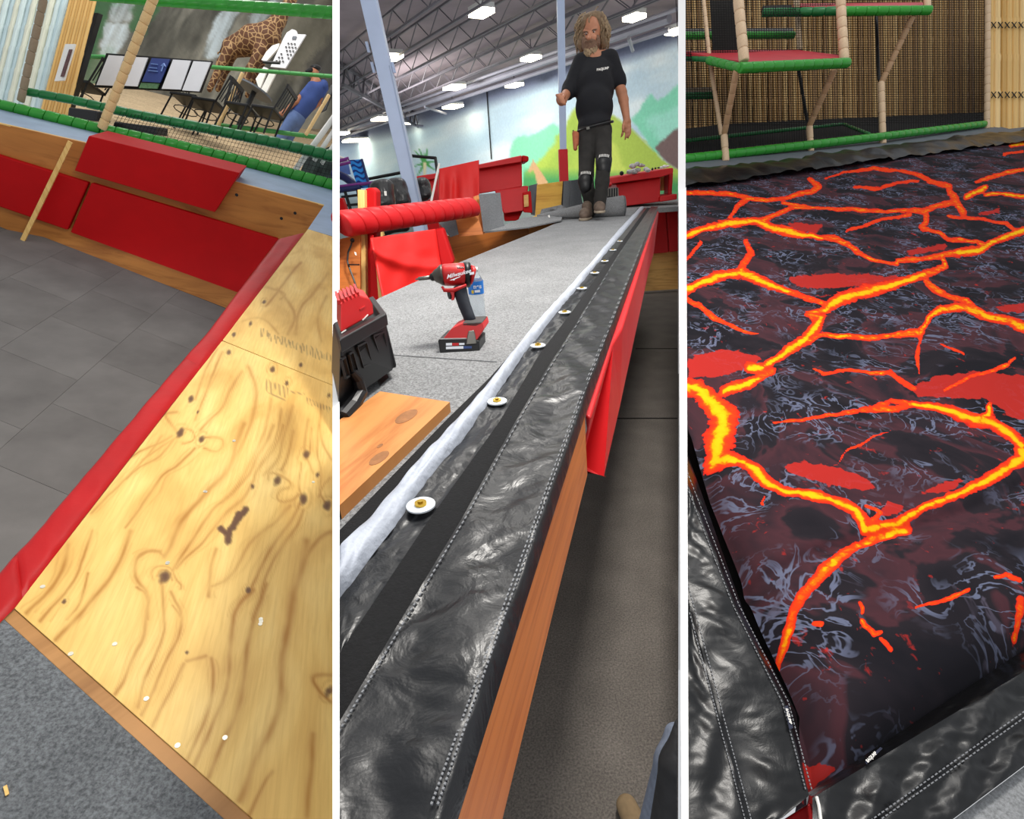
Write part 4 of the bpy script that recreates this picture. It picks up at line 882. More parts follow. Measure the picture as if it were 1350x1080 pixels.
obj('stray_lock', *tube([J(783, 18, .0), J(785.5, 12, .0), J(788, 8.5, 0), J(789.5, 9, 0)], .004, 5), hl, hr)
bd = [('e', J(778, 63, -.055), (.058, .052, .062)), ('e', J(779, 70, -.045), (.046, .045, .055)), ('e', J(770.5, 57, -.045), (.024, .045, .055)), ('e', J(787.5, 55.5, -.045), (.026, .045, .055)), ('c', J(773, 54.6, -.1), J(777.4, 53.4, -.11), .010, .011), ('c', J(777.4, 53.4, -.11), J(783, 53.4, -.1), .011, .010)]
v, f = blob(bd, .007, .02); v = v + (fbm(v[:, 0] * 60, v[:, 2] * 40, 6)[:, None] * .008) * np.array([.3, -.8, -.2])
bdm = plain('grey_beard', (112, 84, 66), .8, .35, 60, .4, 120); br = obj('beard', v, f, bdm, man, smooth=True)
locks = []
for i in range(110):
    a = rng.uniform(-1.3, 1.3); s0 = J(778.6, rng.uniform(60, 68), -.055) + np.array([.05 * math.sin(a), -.042 * math.cos(a), 0]); L = rng.uniform(.03, .075)
    locks.append(tube([s0, s0 + np.array([.012 * math.sin(a), -.008, -L * .5]), s0 + np.array([-.006 * math.sin(a), .006, -L])], [.006, .006, .002], 5))
o = obj('beard_locks', *join(*locks), hl, br, smooth=True); o['kind'] = 'stuff'

# ================================================================== knee, leg and shoe of a second person at the pit edge
kn = thing('person', 'person in grey denim and black trousers in the pit, leg and tan shoe showing', 'person', PL(838, 1075, GF))
rp = unit(np.cross(P(893.5, 500, 1) - CAM, P(893.5, 1000, 1) - CAM)); rp = rp if rp.dot(RTV) > 0 else -rp
cutp = [(P(893, 1000, 1), rp)]
den = plain('grey_denim', (112, 120, 136), .9, .2, 60, .3, 200)
obj('denim_leg', *blob([('c', P(890, 968, 1.12), P(886, 1004, 1.1), .022, .033), ('c', P(886, 1004, 1.1), P(872, 1095, 1.15), .034, .048)], .005, .012, cut=cutp), den, kn, smooth=True)
obj('black_leg', *blob([('c', P(905, 955, .98), P(897, 1010, .96), .02, .034), ('c', P(897, 1010, .96), P(894, 1095, .98), .036, .05)], .005, .012, cut=cutp), plain('black_trousers', (34, 34, 36), .85, .3, 30, .3, 60), kn, smooth=True)
obj('denim_seam', *tube([P(870, 1012, 1.05), P(874, 1010.5, 1.045), P(879, 1012.5, 1.045)], .0028, 5), plain('pale_stitch', (170, 160, 160), .8), kn)
h = PL(821, 1062, GF); b2 = PL(838, 1100, GF); dv = unit(b2 - h)
obj('shoe', *blob([('c', h + UPW * .03 + dv * .02, h + dv * .1 + UPW * .035, .026, .03), ('c', h + dv * .1 + UPW * .035, h + dv * .2 + UPW * .05, .03, .03)], .005, .012), plain('tan_suede', (140, 118, 88), .9, .15, 40), kn, smooth=True)

# ================================================================== LEFT BAY: plywood deck around a pit
def Zc(ox, oy, s): return lambda pts: [(ox + p[0] / s, oy + p[1] / s) + tuple(p[2:]) for p in pts]
DK = -UP1
# --- plywood sheets: grain, knots and mill stamps are the sheet's own colouring, kept as smooth fields on a fine grid
GR = []                                        # (polyline, half width in px, strength)
z7, z3, z2 = Zc(180, 560, 4.154), Zc(0, 700, 2.842), Zc(0, 340, 3)
for w, p in ((2.6, [(590, 0), (545, 100), (530, 200), (480, 270), (400, 350), (330, 430), (250, 510), (210, 600), (180, 680), (150, 720)]), (1.6, [(745, 0), (700, 120), (650, 190), (630, 260), (560, 340), (500, 400), (430, 440), (370, 530), (310, 620), (250, 720), (200, 800)]),
             (1.3, [(800, 0), (770, 100), (700, 200), (650, 260), (640, 310)]), (1.3, [(640, 310), (590, 400), (500, 470), (430, 560), (370, 640), (290, 710), (220, 790)]), (1.1, [(860, 30), (830, 180), (790, 250)]),
             (1.2, [(320, 130), (240, 210), (150, 270), (110, 330), (60, 400), (0, 480), (-60, 560)]), (1.1, [(200, 80), (130, 170), (60, 210), (0, 240), (-60, 300)]), (1., [(190, 60), (100, 110), (0, 150), (-70, 220)]),
             (1.5, [(890, 430), (850, 520), (760, 640), (700, 740), (650, 850), (620, 910), (560, 970), (530, 1070)]), (1.5, [(910, 470), (880, 550), (800, 660), (740, 760), (700, 860), (680, 950), (630, 1070)]),
             (2., [(1060, 590), (1000, 620), (940, 700), (900, 800), (880, 870), (850, 920), (830, 1070)]), (1.3, [(840, 440), (780, 520), (690, 580), (620, 640), (560, 770), (500, 850), (400, 890)]), (1.7, [(440, 680), (410, 760), (400, 870), (395, 940)]),
             (1.4, [(0, 740), (50, 690), (110, 680), (150, 720)]), (1.4, [(0, 890), (60, 930), (60, 1070)]), (1.1, [(145, 880), (140, 1000), (150, 1075)]), (1.1, [(200, 990), (240, 1050), (250, 1075)]),
             (1., [(720, 300), (720, 262), (760, 260), (850, 320), (840, 345), (790, 350), (765, 400), (790, 430), (850, 410), (890, 380)]), (.9, [(960, 20), (950, 150)]), (.9, [(1000, 0), (985, 150), (1020, 250), (1000, 370), (1030, 430)]), (.9, [(900, 210), (890, 330), (900, 380)]),
             (.9, [(1060, 290), (1020, 330), (1000, 400)]), (1., [(90, 850), (75, 800), (120, 770), (190, 780), (215, 850), (250, 880), (240, 900)]), (.9, [(110, 830), (130, 790), (180, 800), (195, 850)]), (1., [(375, 70), (430, 65), (480, 80), (470, 130), (430, 155), (370, 130)]), (.8, [(260, 20), (310, 30), (320, 90), (250, 100)])): GR.append((z7(p), w, .75))
for w, p in ((2., [(255, 50), (240, 140), (190, 220), (130, 280), (100, 310)]), (1.5, [(345, 0), (310, 110), (270, 200), (200, 280), (150, 340)]), (2.2, [(490, 0), (450, 110), (400, 200), (340, 260), (290, 320), (230, 380), (205, 410)]),
             (1.8, [(600, 75), (550, 70), (510, 100), (500, 180), (560, 235), (545, 330), (540, 400), (500, 470), (460, 570), (430, 610)]), (1.5, [(605, 180), (610, 300), (620, 380), (580, 470), (540, 560), (515, 660)]), (1.5, [(640, 230), (690, 320), (660, 420), (610, 510), (570, 620), (530, 690)]),
             (2.2, [(950, 220), (880, 290), (870, 380), (860, 470), (850, 600), (800, 720), (740, 850), (720, 890)]), (2.2, [(1000, 200), (960, 300), (925, 420), (915, 560), (890, 680), (860, 740), (800, 870), (780, 920)]),
             (3.6, [(1150, 40), (1130, 150), (1090, 250), (1075, 400), (1050, 500), (1060, 650), (1010, 760), (960, 850), (900, 1010)]), (1.8, [(790, 480), (800, 560), (790, 660), (730, 790), (700, 860)]), (1.5, [(700, 490), (770, 470)]), (1.5, [(690, 500), (640, 600), (590, 690), (570, 730)]),
             (1.8, [(1240, 540), (1160, 540), (1190, 600), (1240, 640)]), (2.4, [(1170, 760), (1165, 900), (1150, 1070)]), (1.2, [(330, 160), (300, 270), (250, 330)]), (1.5, [(1020, 900), (960, 990), (930, 1075)])): GR.append((z3(p), w, .75))
for w, p in ((1., [(880, 370), (840, 470), (810, 540), (770, 640)]), (1., [(860, 360), (800, 470), (770, 560)]), (1.3, [(960, 450), (910, 520), (880, 600), (820, 650), (790, 680)]), (1.8, [(985, 430), (1020, 520), (1000, 640), (960, 740), (900, 830), (850, 900)]),
             (1.5, [(1070, 560), (1050, 680), (990, 820), (940, 900), (880, 960)]), (1.2, [(1110, 600), (1090, 720), (1060, 760), (1010, 850)]), (1.2, [(1160, 590), (1120, 700), (1100, 800), (1040, 860)]), (1.2, [(640, 700), (600, 760), (520, 850), (440, 930), (360, 1010)]),
             (1.2, [(1220, 640), (1200, 760), (1240, 850)]), (1.1, [(1270, 580), (1260, 700), (1310, 800)]), (1.4, [(1100, 120), (1180, 220), (1140, 300)]), (1.4, [(1300, 60), (1240, 140), (1180, 200), (1170, 300)]), (1.2, [(1190, 20), (1100, 130), (1050, 190)]),
             (1.2, [(1290, 150), (1250, 240), (1270, 330)]), (1., [(1050, 110), (1140, 140), (1110, 160)]), (1.1, [(960, 250), (1040, 230), (1100, 300)]), (1.2, [(700, 690), (660, 640), (650, 610), (700, 610)]), (1.0, [(730, 690), (640, 740), (560, 800)])): GR.append((z2(p), w, .65))
KN = [(x, y, r / 4.154 * 1.0) for x, y, r in [(180 + a / 4.154, 560 + b / 4.154, r) for a, b, r in ((240, 45, 22), (355, 80, 18), (928, 168, 24), (992, 275, 14), (915, 405, 28), (1045, 445, 26), (612, 908, 17), (770, 305, 26), (635, 340, 14), (155, 832, 36))]]
KN += [(a / 2.842, 700 + b / 2.842, r / 2.842) for a, b, r in ((1230, 600, 18), (700, 455, 8), (240, 265, 10))] + [(a / 3, 340 + b / 3, r / 3) for a, b, r in ((905, 372, 11), (1077, 441, 12), (1190, 424, 9), (1135, 495, 10), (755, 558, 12), (925, 305, 10), (782, 610, 6), (1045, 175, 8), (990, 262, 9), (1300, 545, 10))]
BLT = [z7([(600, 465), (545, 530), (510, 580), (500, 640)]), z7([(460, 570), (500, 600)]), z7([(560, 490), (530, 560)])]     # torn bark patch
STP = []
rs = random.Random(5)
for k in range(26): a = (1030 + k * 11, 292 + k * 4.2); STP.append(z2([(a[0] + rs.uniform(-6, 4), a[1] - rs.uniform(4, 16)), (a[0] + rs.uniform(-4, 6), a[1] + rs.uniform(8, 22))]))
for k in range(10): a = (1056 + k * 9, 488 + k * 3.4); STP.append(z2([(a[0], a[1] - rs.uniform(2, 8)), (a[0] - 2, a[1] + rs.uniform(14, 40))]))
for k in range(9): a = (1215 + k * 11, 560 + k * 5); STP.append(z2([(a[0], a[1] - 6), (a[0] - 3, a[1] + rs.uniform(6, 14))]))
STP += [z2([(1058, 535), (1130, 562)]), z2([(1150, 530), (1205, 540)])]
def chaikin(p, n=2):
    p = [np.array(q[:2], float) for q in p]
    for _ in range(n): p = [p[0]] + [q for a, b in zip(p[:-1], p[1:]) for q in (a * .75 + b * .25, a * .25 + b * .75)] + [p[-1]]
    return p
GR = [(chaikin(p), w, s) for p, w, s in GR]; rs2 = random.Random(9)
for p, w, s in list(GR):                                           # fainter neighbours of the main grain lines
    if len(p) < 14: continue
    for o_ in (-1, 1):
        k_ = rs2.uniform(4.5, 10) * o_; GR.append(([q + np.array([k_, .35 * k_]) * (.75 + .25 * math.sin(i * .5)) for i, q in enumerate(p)][rs2.randint(0, 3):-rs2.randint(1, 4)], w * .7, s * .42))
def wood_fields(X, Y):
    mo = vnoise(X / 22, Y / 22, 17); g = np.zeros_like(X); kn = np.zeros_like(X); st = np.zeros_like(X)
    wx, wy = X + 2.2 * fbm(X / 26, Y / 40, 1), Y + 2.2 * fbm(X / 30, Y / 30, 2)
    for p, w, s in GR:
        for a, b in zip(p[:-1], p[1:]):
            m = (X > min(a[0], b[0]) - 26) & (X < max(a[0], b[0]) + 26) & (Y > min(a[1], b[1]) - 26) & (Y < max(a[1], b[1]) + 26)
            if not m.any(): continue
            d, t = segdist(wx[m], wy[m], a, b)
            g[m] = np.maximum(g[m], (.62 + .38 * mo[m]) * s * np.exp(-(d / (w * 1.5)) ** 2) + .34 * s * np.exp(-d / (w * 5)))
    for x, y, r in KN:
        m = (abs(X - x) < r * 4) & (abs(Y - y) < r * 4); q0, q1 = X[m] - x, Y[m] - y; d = np.hypot((q0 * .42 - q1 * .9) / 1.3, (q0 * .9 + q1 * .42) * 1.1) + r * .45 * fbm(X[m] / (r * 1.1), Y[m] / (r * 1.1), 5)
        kn[m] = np.maximum(kn[m], np.clip(1.15 - d / r, 0, 1)); g[m] = np.maximum(g[m], .45 * np.exp(-((d - r * 1.75) / (r * .35)) ** 2) * np.clip(.5 + mo[m], 0, 1))
    for p in BLT:
        for a, b in zip(p[:-1], p[1:]): d, t = segdist(X, Y, a, b); kn = np.maximum(kn, np.clip(1.5 - (d + 1.6 * fbm(X / 4, Y / 4, 8)) / 4., 0, 1.3))
    for p in STP:
        m = (abs(X - p[0][0]) < 30) & (abs(Y - p[0][1]) < 30); d, t = segdist(X[m], Y[m], p[0], p[1]); st[m] = np.maximum(st[m], .6 * np.clip(1.3 - d / .9, 0, 1))
    return g, kn, st
t = NT('traced_plywood'); co = t.coord('UV'); gf, kf, sf = t.attr('grain'), t.attr('knot'), t.attr('stamp')
fine = t.noise(t.mapping(co, (3, 45, 1)), 2.2, 4, .6, .4); big = t.noise(t.mapping(co, (1.5, 4, 1)), 1.5, 3, .5, .6)
c0 = t.ramp(big, [(.3, (208, 164, 86)), (.5, (228, 190, 110)), (.7, (236, 204, 128))]); c0 = t.mix(t.math('MULTIPLY', t.ramp(fine, [(.42, (0, 0, 0, 1)), (.7, (1, 1, 1, 1))]), .34), c0, lin((190, 146, 76)))
c0 = t.mix(t.math('MINIMUM', t.math('MULTIPLY', gf, 1.05), .95), c0, lin((168, 116, 44)))
c0 = t.mix(t.ramp(kf, [(.05, (0, 0, 0, 1)), (.6, (.85, .85, .85, 1)), (1, (1, 1, 1, 1))]), c0, lin((92, 60, 36))); c0 = t.mix(sf, c0, lin((82, 66, 52)))
t.bump(fine, .12, .003); PLY = t.fin(c0, .48, 0, .35)
def ply(name, label, x0, x1, ytop, ybot, nx, ny):
    def XY(s, u): x = x0 + (x1 - x0) * s; a, b = ytop(x), ybot(x); return x, a + (b - a) * u
    v, f = grid(nx, ny, lambda s, u: PLs(*XY(s, u), G1)); S, T_ = np.meshgrid(np.linspace(0, 1, nx), np.linspace(0, 1, ny)); X, Y = XY(S.ravel(), T_.ravel())
    g, kn, st = wood_fields(X, Y); m = len(v)
    rim = [i for i in range(nx)] + [nx * (j + 1) - 1 for j in range(1, ny)] + [nx * ny - 1 - i for i in range(1, nx)] + [nx * (ny - 1 - j) for j in range(1, ny - 1)]
    low = v[rim] + DK * .018; f2 = [(rim[i], rim[(i + 1) % len(rim)], m + (i + 1) % len(rim), m + i) for i in range(len(rim))]
    ext = lambda a: np.concatenate([a, a[rim]])
    gd_ = unit(PL(293, 449, G1) - PL(19, 802, G1)); gdir = unit(PL(330, 600, G1) - PL(250, 900, G1))
    return tag(obj(name, np.concatenate([v, low]), f + f2, PLY, uv=(gdir, np.cross(gdir, UP1)), attrs={'grain': ext(g), 'knot': ext(kn), 'stamp': ext(st)}), label, 'plywood sheet')
yl1 = line([(449, 293), (802, 19)])           # as x -> y helper below
def le(x): return np.interp(x, [19, 293, 405, 406], [802, 449, 303.5, 302])
sheet1 = ply('plywood_sheet', 'near plywood sheet with big knots and wavy grain beside carpet', 19, 442.5, lambda x: np.where(x < 293, le(x), 449.6 + (x - 293) * .405), lambda x: 802 + (x - 19) * .8826, 215, 300)
sheet2 = ply('plywood_sheet', 'far plywood sheet with dark mill stamp beyond the joint', 294, 442.5, lambda x: np.where(x < 406, le(x), 302 + (x - 406) * .31), lambda x: 448.6 + (x - 293) * .405, 90, 110)
scm = plain('screw_zinc', (214, 210, 196), .35, .1, 40, metal=.5)
for x, y in z3([(160, 210), (430, 425), (265, 462), (628, 120), (978, 340), (843, 776), (665, 805), (548, 630), (975, 350)]) + z7([(535, 88), (378, 368), (968, 315), (169, 760), (680, 1066)]) + z2([(810, 925), (925, 725)]):
    obj('screw', *disc(PL(x, y, G1) + DK * .001, UP1, .006, .003, 10), scm, sheet1)
# edging strip, carpet
st = [(5, 815), (19, 803), (370, 1112), (335, 1112), (297, 1080)]
tag(obj('edging_strip', *prism([PL(x, y, G1) + DK * .004 for x, y in st], DK * .03), MT['edge_ply'], uv=(PL(297, 1080, G1) - PL(19, 803, G1), UP1)), 'brown wooden edging strip between the carpet and near plywood', 'strip')
cp = [(5, 816), (297, 1081), (335, 1115), (450, 1220), (-300, 1220), (-300, 1120), (-66, 895)]
struct(obj('floor_carpet', *prism([PL(x, y, G1) + DK * .002 for x, y in cp], DK * .05), MT['grey_carpet1']), 'mottled grey carpet beside the near plywood sheet', 'carpet')
o = bpy.data.objects['floor_carpet']
tag(obj('wood_chip', *beam(PL(7, 1037, G1) + UP1 * .002, PL(10, 1049, G1) + UP1 * .002, .006, .003), MT['stud'], uv=(RTV, FWV)), 'small pale wood chip lying on the mottled carpet', 'wood chip')
# red vinyl edge
LE = line([(-60, 825), (0, 755), (50, 700), (220, 499), (279, 432), (312, 387), (368, 315)]); RE = line([(-60, 886), (0, 822), (19, 801), (92, 706), (220, 541), (293, 449), (402, 303)])
def lx(pts):
    p = sorted(pts); a = [q[0] for q in p]; b = [q[1] for q in p]; return lambda x: np.interp(x, a, b)
le_pts = [(-60, 825), (0, 755), (50, 700), (220, 499), (279, 432), (312, 387), (367, 316)]; re_pts = [(-66, 893), (0, 822), (19, 803), (92, 707), (220, 542), (293, 450), (401, 307)]
def poly_at(pts, s):
    P_ = np.array(pts, float); L = np.r_[0, np.cumsum(np.hypot(*np.diff(P_, axis=0).T))]; return np.interp(s * L[-1], L, P_[:, 0]), np.interp(s * L[-1], L, P_[:, 1])
ns = 90
cuts = [0, 17, 63, ns]
for k, lab in enumerate(('red vinyl edge padding beside the grey carpet corner', 'long red vinyl edge padding beside the near plywood sheet', 'red vinyl edge padding beside the far plywood sheet')):
    V = []; cols = 11
    i0, i1 = cuts[k], cuts[k + 1]
    for i in range(i0, i1 + 1):
        s = i / ns; a = np.array(poly_at(le_pts, s)); b = np.array(poly_at(re_pts, s)); end = min(i - i0, i1 - i)
        for j in range(cols):
            u = j / (cols - 1); q = a + (b - a) * u; h = .012 * math.sqrt(max(0, 1 - (2 * u - 1) ** 4)) * (.4 if end == 0 else 1) + .003 * float(vnoise(np.array(i * .45), np.array(u * 2.), 4))
            V.append(PL(q[0], q[1], G1) + UP1 * h)
        V.append(V[-cols] + DK * .2); 
    n_ = cols + 1; Fs = []
    for i in range(i1 - i0):
        for j in range(cols - 1): Fs.append((i * n_ + j, i * n_ + j + 1, (i + 1) * n_ + j + 1, (i + 1) * n_ + j))
        Fs.append((i * n_ + cols, i * n_, (i + 1) * n_, (i + 1) * n_ + cols))
    tag(obj('edge_padding', V, Fs, MT['red_edge'], smooth=True), lab, 'padding')

# --- the pit: floor tiles, far wall, pads
T0, T1 = PL(0, 163, G1), PL(426, 271, G1); Tm = PL(112, 188.5, G1); Bm_ = rise(Tm, 60, 313, UP1)
n1 = G1[0]; PIT = (n1, n1.dot(Bm_)); PD = PIT[1] - G1[1]
W1 = plane_pts(T0, T1, Bm_); wn = W1[0] if W1[0].dot(CAM - T0) > 0 else -W1[0]; W1 = (wn, wn.dot(T0))
def WP(x, y, off=0.): return PL(x, y, (W1[0], W1[1] + off))
wall = struct(obj('wall_far', *prism([WP(-300, 88), WP(0, 163), WP(112, 188.5), WP(311, 240.5), WP(427, 271), WP(414, 300), WP(398, 330), WP(360, 440), WP(297, 414), WP(130, 350), WP(0, 299), WP(-300, 190)], -wn * .03), MT['pit_wood'], uv=(T1 - T0, UP1)), 'plywood wall at the far side of the pit', 'wall')
for x, y in ((312, 257), (389, 281), (371, 288)): obj('knot', *disc(WP(x, y, .0005), wn, .016, .002, 12), MT['black'], wall)
pf1 = [(-300, 175), (-80, 258), (0, 289), (130, 340.5), (297, 405), (345, 424), (400, 460), (120, 830), (-60, 1060), (-300, 1060)]
PFp = [PL(x, y, PIT) for x, y in pf1]
floor1 = struct(obj('floor_pit', *prism([p + DK * .006 for p in PFp], DK * .03), plain('pit_joint', (56, 55, 54), .9)), 'dark rubber tiled floor of the pit', 'floor')
a_dir = unit(PL(298, 407, PIT) - PL(50, 700, PIT)); b_dir = unit(PL(297, 405, PIT) - PL(0, 289, PIT)); o0 = PL(0, 460, PIT)
M2 = np.stack([a_dir, b_dir], 1); inv = np.linalg.pinv(M2)
poly2 = [inv @ (p - o0) for p in PFp]
def clip(poly, clipper):
    ar = sum(clipper[i][0] * clipper[(i + 1) % len(clipper)][1] - clipper[(i + 1) % len(clipper)][0] * clipper[i][1] for i in range(len(clipper))); sg = 1 if ar > 0 else -1
    for i in range(len(clipper)):
        a, b = np.array(clipper[i]), np.array(clipper[(i + 1) % len(clipper)]); out = []; e = b - a
        sd = lambda p: sg * (e[0] * (p[1] - a[1]) - e[1] * (p[0] - a[0]))
        for j in range(len(poly)):
            p, q = poly[j], poly[(j + 1) % len(poly)]; sp, sq = sd(p), sd(q)
            if sp >= 0: out.append(p)
            if (sp >= 0) != (sq >= 0): out.append(p + (q - p) * sp / (sp - sq))
        poly = out
        if len(poly) < 3: return []
    return poly
tile_m = [plain('rubber_tile', (116, 113, 110), .8, .16, 3, .15, 80), plain('rubber_tile_worn', (111, 108, 105), .8, .18, 3, .15, 80)]
hull = poly2
for i in range(-9, 9):
    for j in range(-9, 10):
        s_ = .62; sh_ = .31 * (j % 2); c4 = [np.array([i * s_ + sh_ + a, j * s_ + b]) for a, b in ((.0012, .0012), (s_ - .0012, .0012), (s_ - .0012, s_ - .0012), (.0012, s_ - .0012))]
        c_ = clip(c4, hull)
        if c_: obj('rubber_tile', *prism([o0 + M2 @ q for q in c_], DK * .005), tile_m[(i * 3 + j) % 2], floor1)
# side wall under the edge padding
sp_ = [PL(x, y, G1) for x, y in le_pts]; V = np.array([p + DK * .02 for p in sp_] + [p + DK * PD for p in sp_]); n_ = len(sp_)
sdir = unit(PL(300, 600, G1) - PL(200, 520, G1)); V = V + sdir * .02
struct(obj('wall_pit_side', np.concatenate([V, V + sdir * .03]), [(i, i + 1, n_ + i + 1, n_ + i) for i in range(n_ - 1)] + [(2 * n_ + i, 2 * n_ + i + 1, 3 * n_ + i + 1, 3 * n_ + i) for i in range(n_ - 1)], MT['pit_wood'], uv=(a_dir, UP1)), 'plywood side wall of the pit under the red edge', 'wall')
def pad(label, px, off, th, name='wall_pad', bev=.012):
    return tag(obj(name, *prism([WP(x, y, off) for x, y in px], -wn * th), MT['red_pad'], bevel=bev), label, 'pad')
pad('red wall pad behind the leaning wooden stick', [(-300, 111), (0, 205), (116.5, 241), (88.5, 303.5), (0, 273), (-300, 170)], .07, .066)
pad('long red wall pad below the loose upper pad', [(120, 241), (367, 315.5), (313, 386), (92.5, 306.5)], .07, .066)
# loose pad resting on the wall top
fq = [(117, 179), (316, 228), (283, 280), (98, 225)]; fr3 = [WP(x, y, .12) for x, y in fq]
bk = [rise(fr3[0], 135, 172.5, -wn), rise(fr3[1], 328, 217.5, -wn)]; thv = (bk[0] - fr3[0] + bk[1] - fr3[1]) / 2
tag(obj('loose_pad', *prism(fr3, thv), MT['red_pad'], bevel=.008), 'loose red pad resting on top of the pit wall', 'pad')
sb, stp_ = PL(30, 317, PIT), WP(93, 187, .1)
tag(obj('wooden_stick', *beam(sb, stp_, .036, .02, wn), MT['stud'], uv=(stp_ - sb, RTV)), 'pale wooden stick leaning across the red wall pad', 'stick')
# ledge behind the wall
lg = [(-300, 88), (0, 163), (112, 188.5), (311, 240.5), (427, 271), (406, 302), (442.5, 312.5), (442.5, 244), (0, 138), (-300, 63)]
struct(obj('trim_1', *prism([PL(x, y, G1) for x, y in lg], DK * .06), MT['blue_grey']), 'blue grey carpeted ledge behind the pit wall', 'ledge')
tl = [PL(x, y, G1) + UP1 * .002 for x, y in ((-300, 88), (0, 163), (112, 188.5), (311, 240.5), (427, 271))]
tag(obj('ledge_nosing', *join(*[beam(tl[i], tl[i + 1], .022, .012, UP1) for i in range(4)]), MT['stud'], uv=(T1 - T0, UP1)), 'thin pale wooden nosing along the pit wall top', 'trim')

# --- cage rails and posts
_seg = {}
def unit_seg():
    if 'm' not in _seg:
        v, f = tube([np.array([0, 0, z]) for z in (0, .03, .09, .5, .91, .97, 1)], [.76, .93, 1, 1.01, 1, .93, .76], 12); _seg['v'], _seg['f'] = v, f; _seg['m'] = 1
    return _seg['v'], _seg['f']
_mesh = {}
def foam(name, label, cat, pts, r0, r1, seglen, mat, group=None, slant=0.0, part='foam_segment', parent=None):
    """a tube covered with foam sleeves: every sleeve is a part of its own"""
    pts = [np.asarray(p, float) for p in pts]; t = thing(name, label, cat, pts[-1] if pts[-1][2] < pts[0][2] else pts[0], group) if parent is None else parent
    org = np.array(t['_org']); v0, f0 = unit_seg()
    if mat.name not in _mesh:
        me = bpy.data.meshes.new(part); me.from_pydata([tuple(p) for p in v0], [], f0); me.materials.append(mat); me.polygons.foreach_set('use_smooth', [True] * len(f0)); _mesh[mat.name] = me
    tot = sum(np.linalg.norm(b - a) for a, b in zip(pts[:-1], pts[1:])); done = 0
    for a, b in zip(pts[:-1], pts[1:]):
        L = np.linalg.norm(b - a); n = max(1, round(L / seglen)); x, y, z = frame_of(b - a)
        for i in range(n):
            p = a + (b - a) * i / n; r = r0 + (r1 - r0) * (done + L * (i + .5) / n) / tot
            M = np.eye(4); M[:3, 0] = x * r; M[:3, 1] = y * r; M[:3, 2] = z * L / n; M[:3, 3] = p - org
            if slant:
                me = bpy.data.meshes.new(part); vv = v0 @ M[:3, :3].T + M[:3, 3]; vv += np.outer((vv - M[:3, 3]) @ slant[0] * slant[1], z)
                me.from_pydata([tuple(q) for q in vv], [], f0); me.materials.append(mat); me.polygons.foreach_set('use_smooth', [True] * len(f0)); o = bpy.data.objects.new(part, me)
            else: o = bpy.data.objects.new(part, _mesh[mat.name]); o.matrix_basis = Matrix(M.tolist())
            COL.objects.link(o); o.parent = t
        done += L
    return t
def bottom_rail(x, y): return P(x, y, depth(PL(x, y + 6, G1)))
br_ = [(-300, 66), (0, 138), (133, 170), (233, 191.5), (340, 218), (442, 245)]; dB = [depth(PL(x, y + 6, G1)) for x, y in br_]
foam('green_rail', 'bright green foam rail lying lowest above the pit ledge', 'rail', [P(x, y, d) for (x, y), d in zip(br_, dB)], 6.3 * dB[0] / F, 7.6 * dB[-1] / F, .12, MT['green'], slant=(UP1, .35))
mr = [(28, 119.5), (97, 132), (167, 148.5), (260, 167), (367, 189), (442, 207)]
foam('green_rail', 'dark green foam rail crossing behind the cream post', 'rail', [P(x, y, np.interp(x, [q[0] for q in br_], dB) + .05) for x, y in mr], 5.2 * dB[1] / F, 7.6 * dB[-1] / F, .13, MT['green_dark'], slant=(UP1, .35))
tr_ = [(118, -6), (207, 1), (333, 9), (442, 17)]
foam('green_rail', 'thick green foam rail running above the giraffe statue', 'rail', [P(x, y, np.interp(x, [q[0] for q in br_], dB) + .1) for x, y in tr_], 5.8 * dB[2] / F, 7.8 * dB[-1] / F, .14, MT['green'], slant=(UP1, .6))
dc = np.interp(134, [q[0] for q in br_], dB) - .06; cb = P(134, 170, dc)
foam('cream_post', 'cream foam wrapped post standing behind the loose red pad', 'post', [rise(cb, 211, -24, UP1), cb], 5.2 * dc / F, 5.2 * dc / F, .105, MT['cream'])
dc2 = dB[1] + .1; cb = P(27, 134, dc2)
foam('wrapped_post', 'grey brown wrapped post in front of the white bamboo', 'post', [rise(cb, 62, -20, UP1), cb], 4 * dc2 / F, 4 * dc2 / F, .12, plain('grey_brown_foam', (150, 132, 108), .7, .15, 12))
FD = 9.6
foam('green_rail', 'pale green rail far behind the menu boards', 'rail', [P(100, 74, FD - 1), P(140, 75.5, FD - 1), P(280, 88.5, FD), P(442, 101, FD)], .033, .033, .2, MT['green_pale'])
foam('green_rail', 'pale green low rail behind the black chairs', 'rail', [P(286, 165, 8.6), P(350, 172, 8.6), P(418, 181, 8.6)], .035, .035, .2, MT['green_pale'])
for (a, b), lab in ((((320, 96), (287, 167)), 'slim tan post in front of the giraffe legs'), (((434, 125), (403, 178)), 'slim tan post beside the person in blue shirt')):
    foam('tan_post', lab, 'post', [P(*a, 8.5), P(*b, 8.5)], .026, .026, .2, MT['cream'])
# net between the two lower rails
V = []
for k in range(7):
    u = k / 6; V.append(tube([P(x, (1 - u) * np.interp(x, [q[0] for q in mr], [q[1] for q in mr]) + u * np.interp(x, [q[0] for q in br_], [q[1] for q in br_]), np.interp(x, [q[0] for q in br_], dB) + .03) for x in (150, 250, 350, 441)], .0018, 4))
for k in range(62):
    x = 152 + k * 4.7; d = np.interp(x, [q[0] for q in br_], dB) + .03; V.append(tube([P(x + 8, np.interp(x + 8, [q[0] for q in mr], [q[1] for q in mr]), d), P(x - 6, np.interp(x - 6, [q[0] for q in br_], [q[1] for q in br_]), d)], .0018, 4))
tag(obj('rail_net', *join(*V), MT['black_net']), 'fine black net strung between the two lower green rails', 'net')

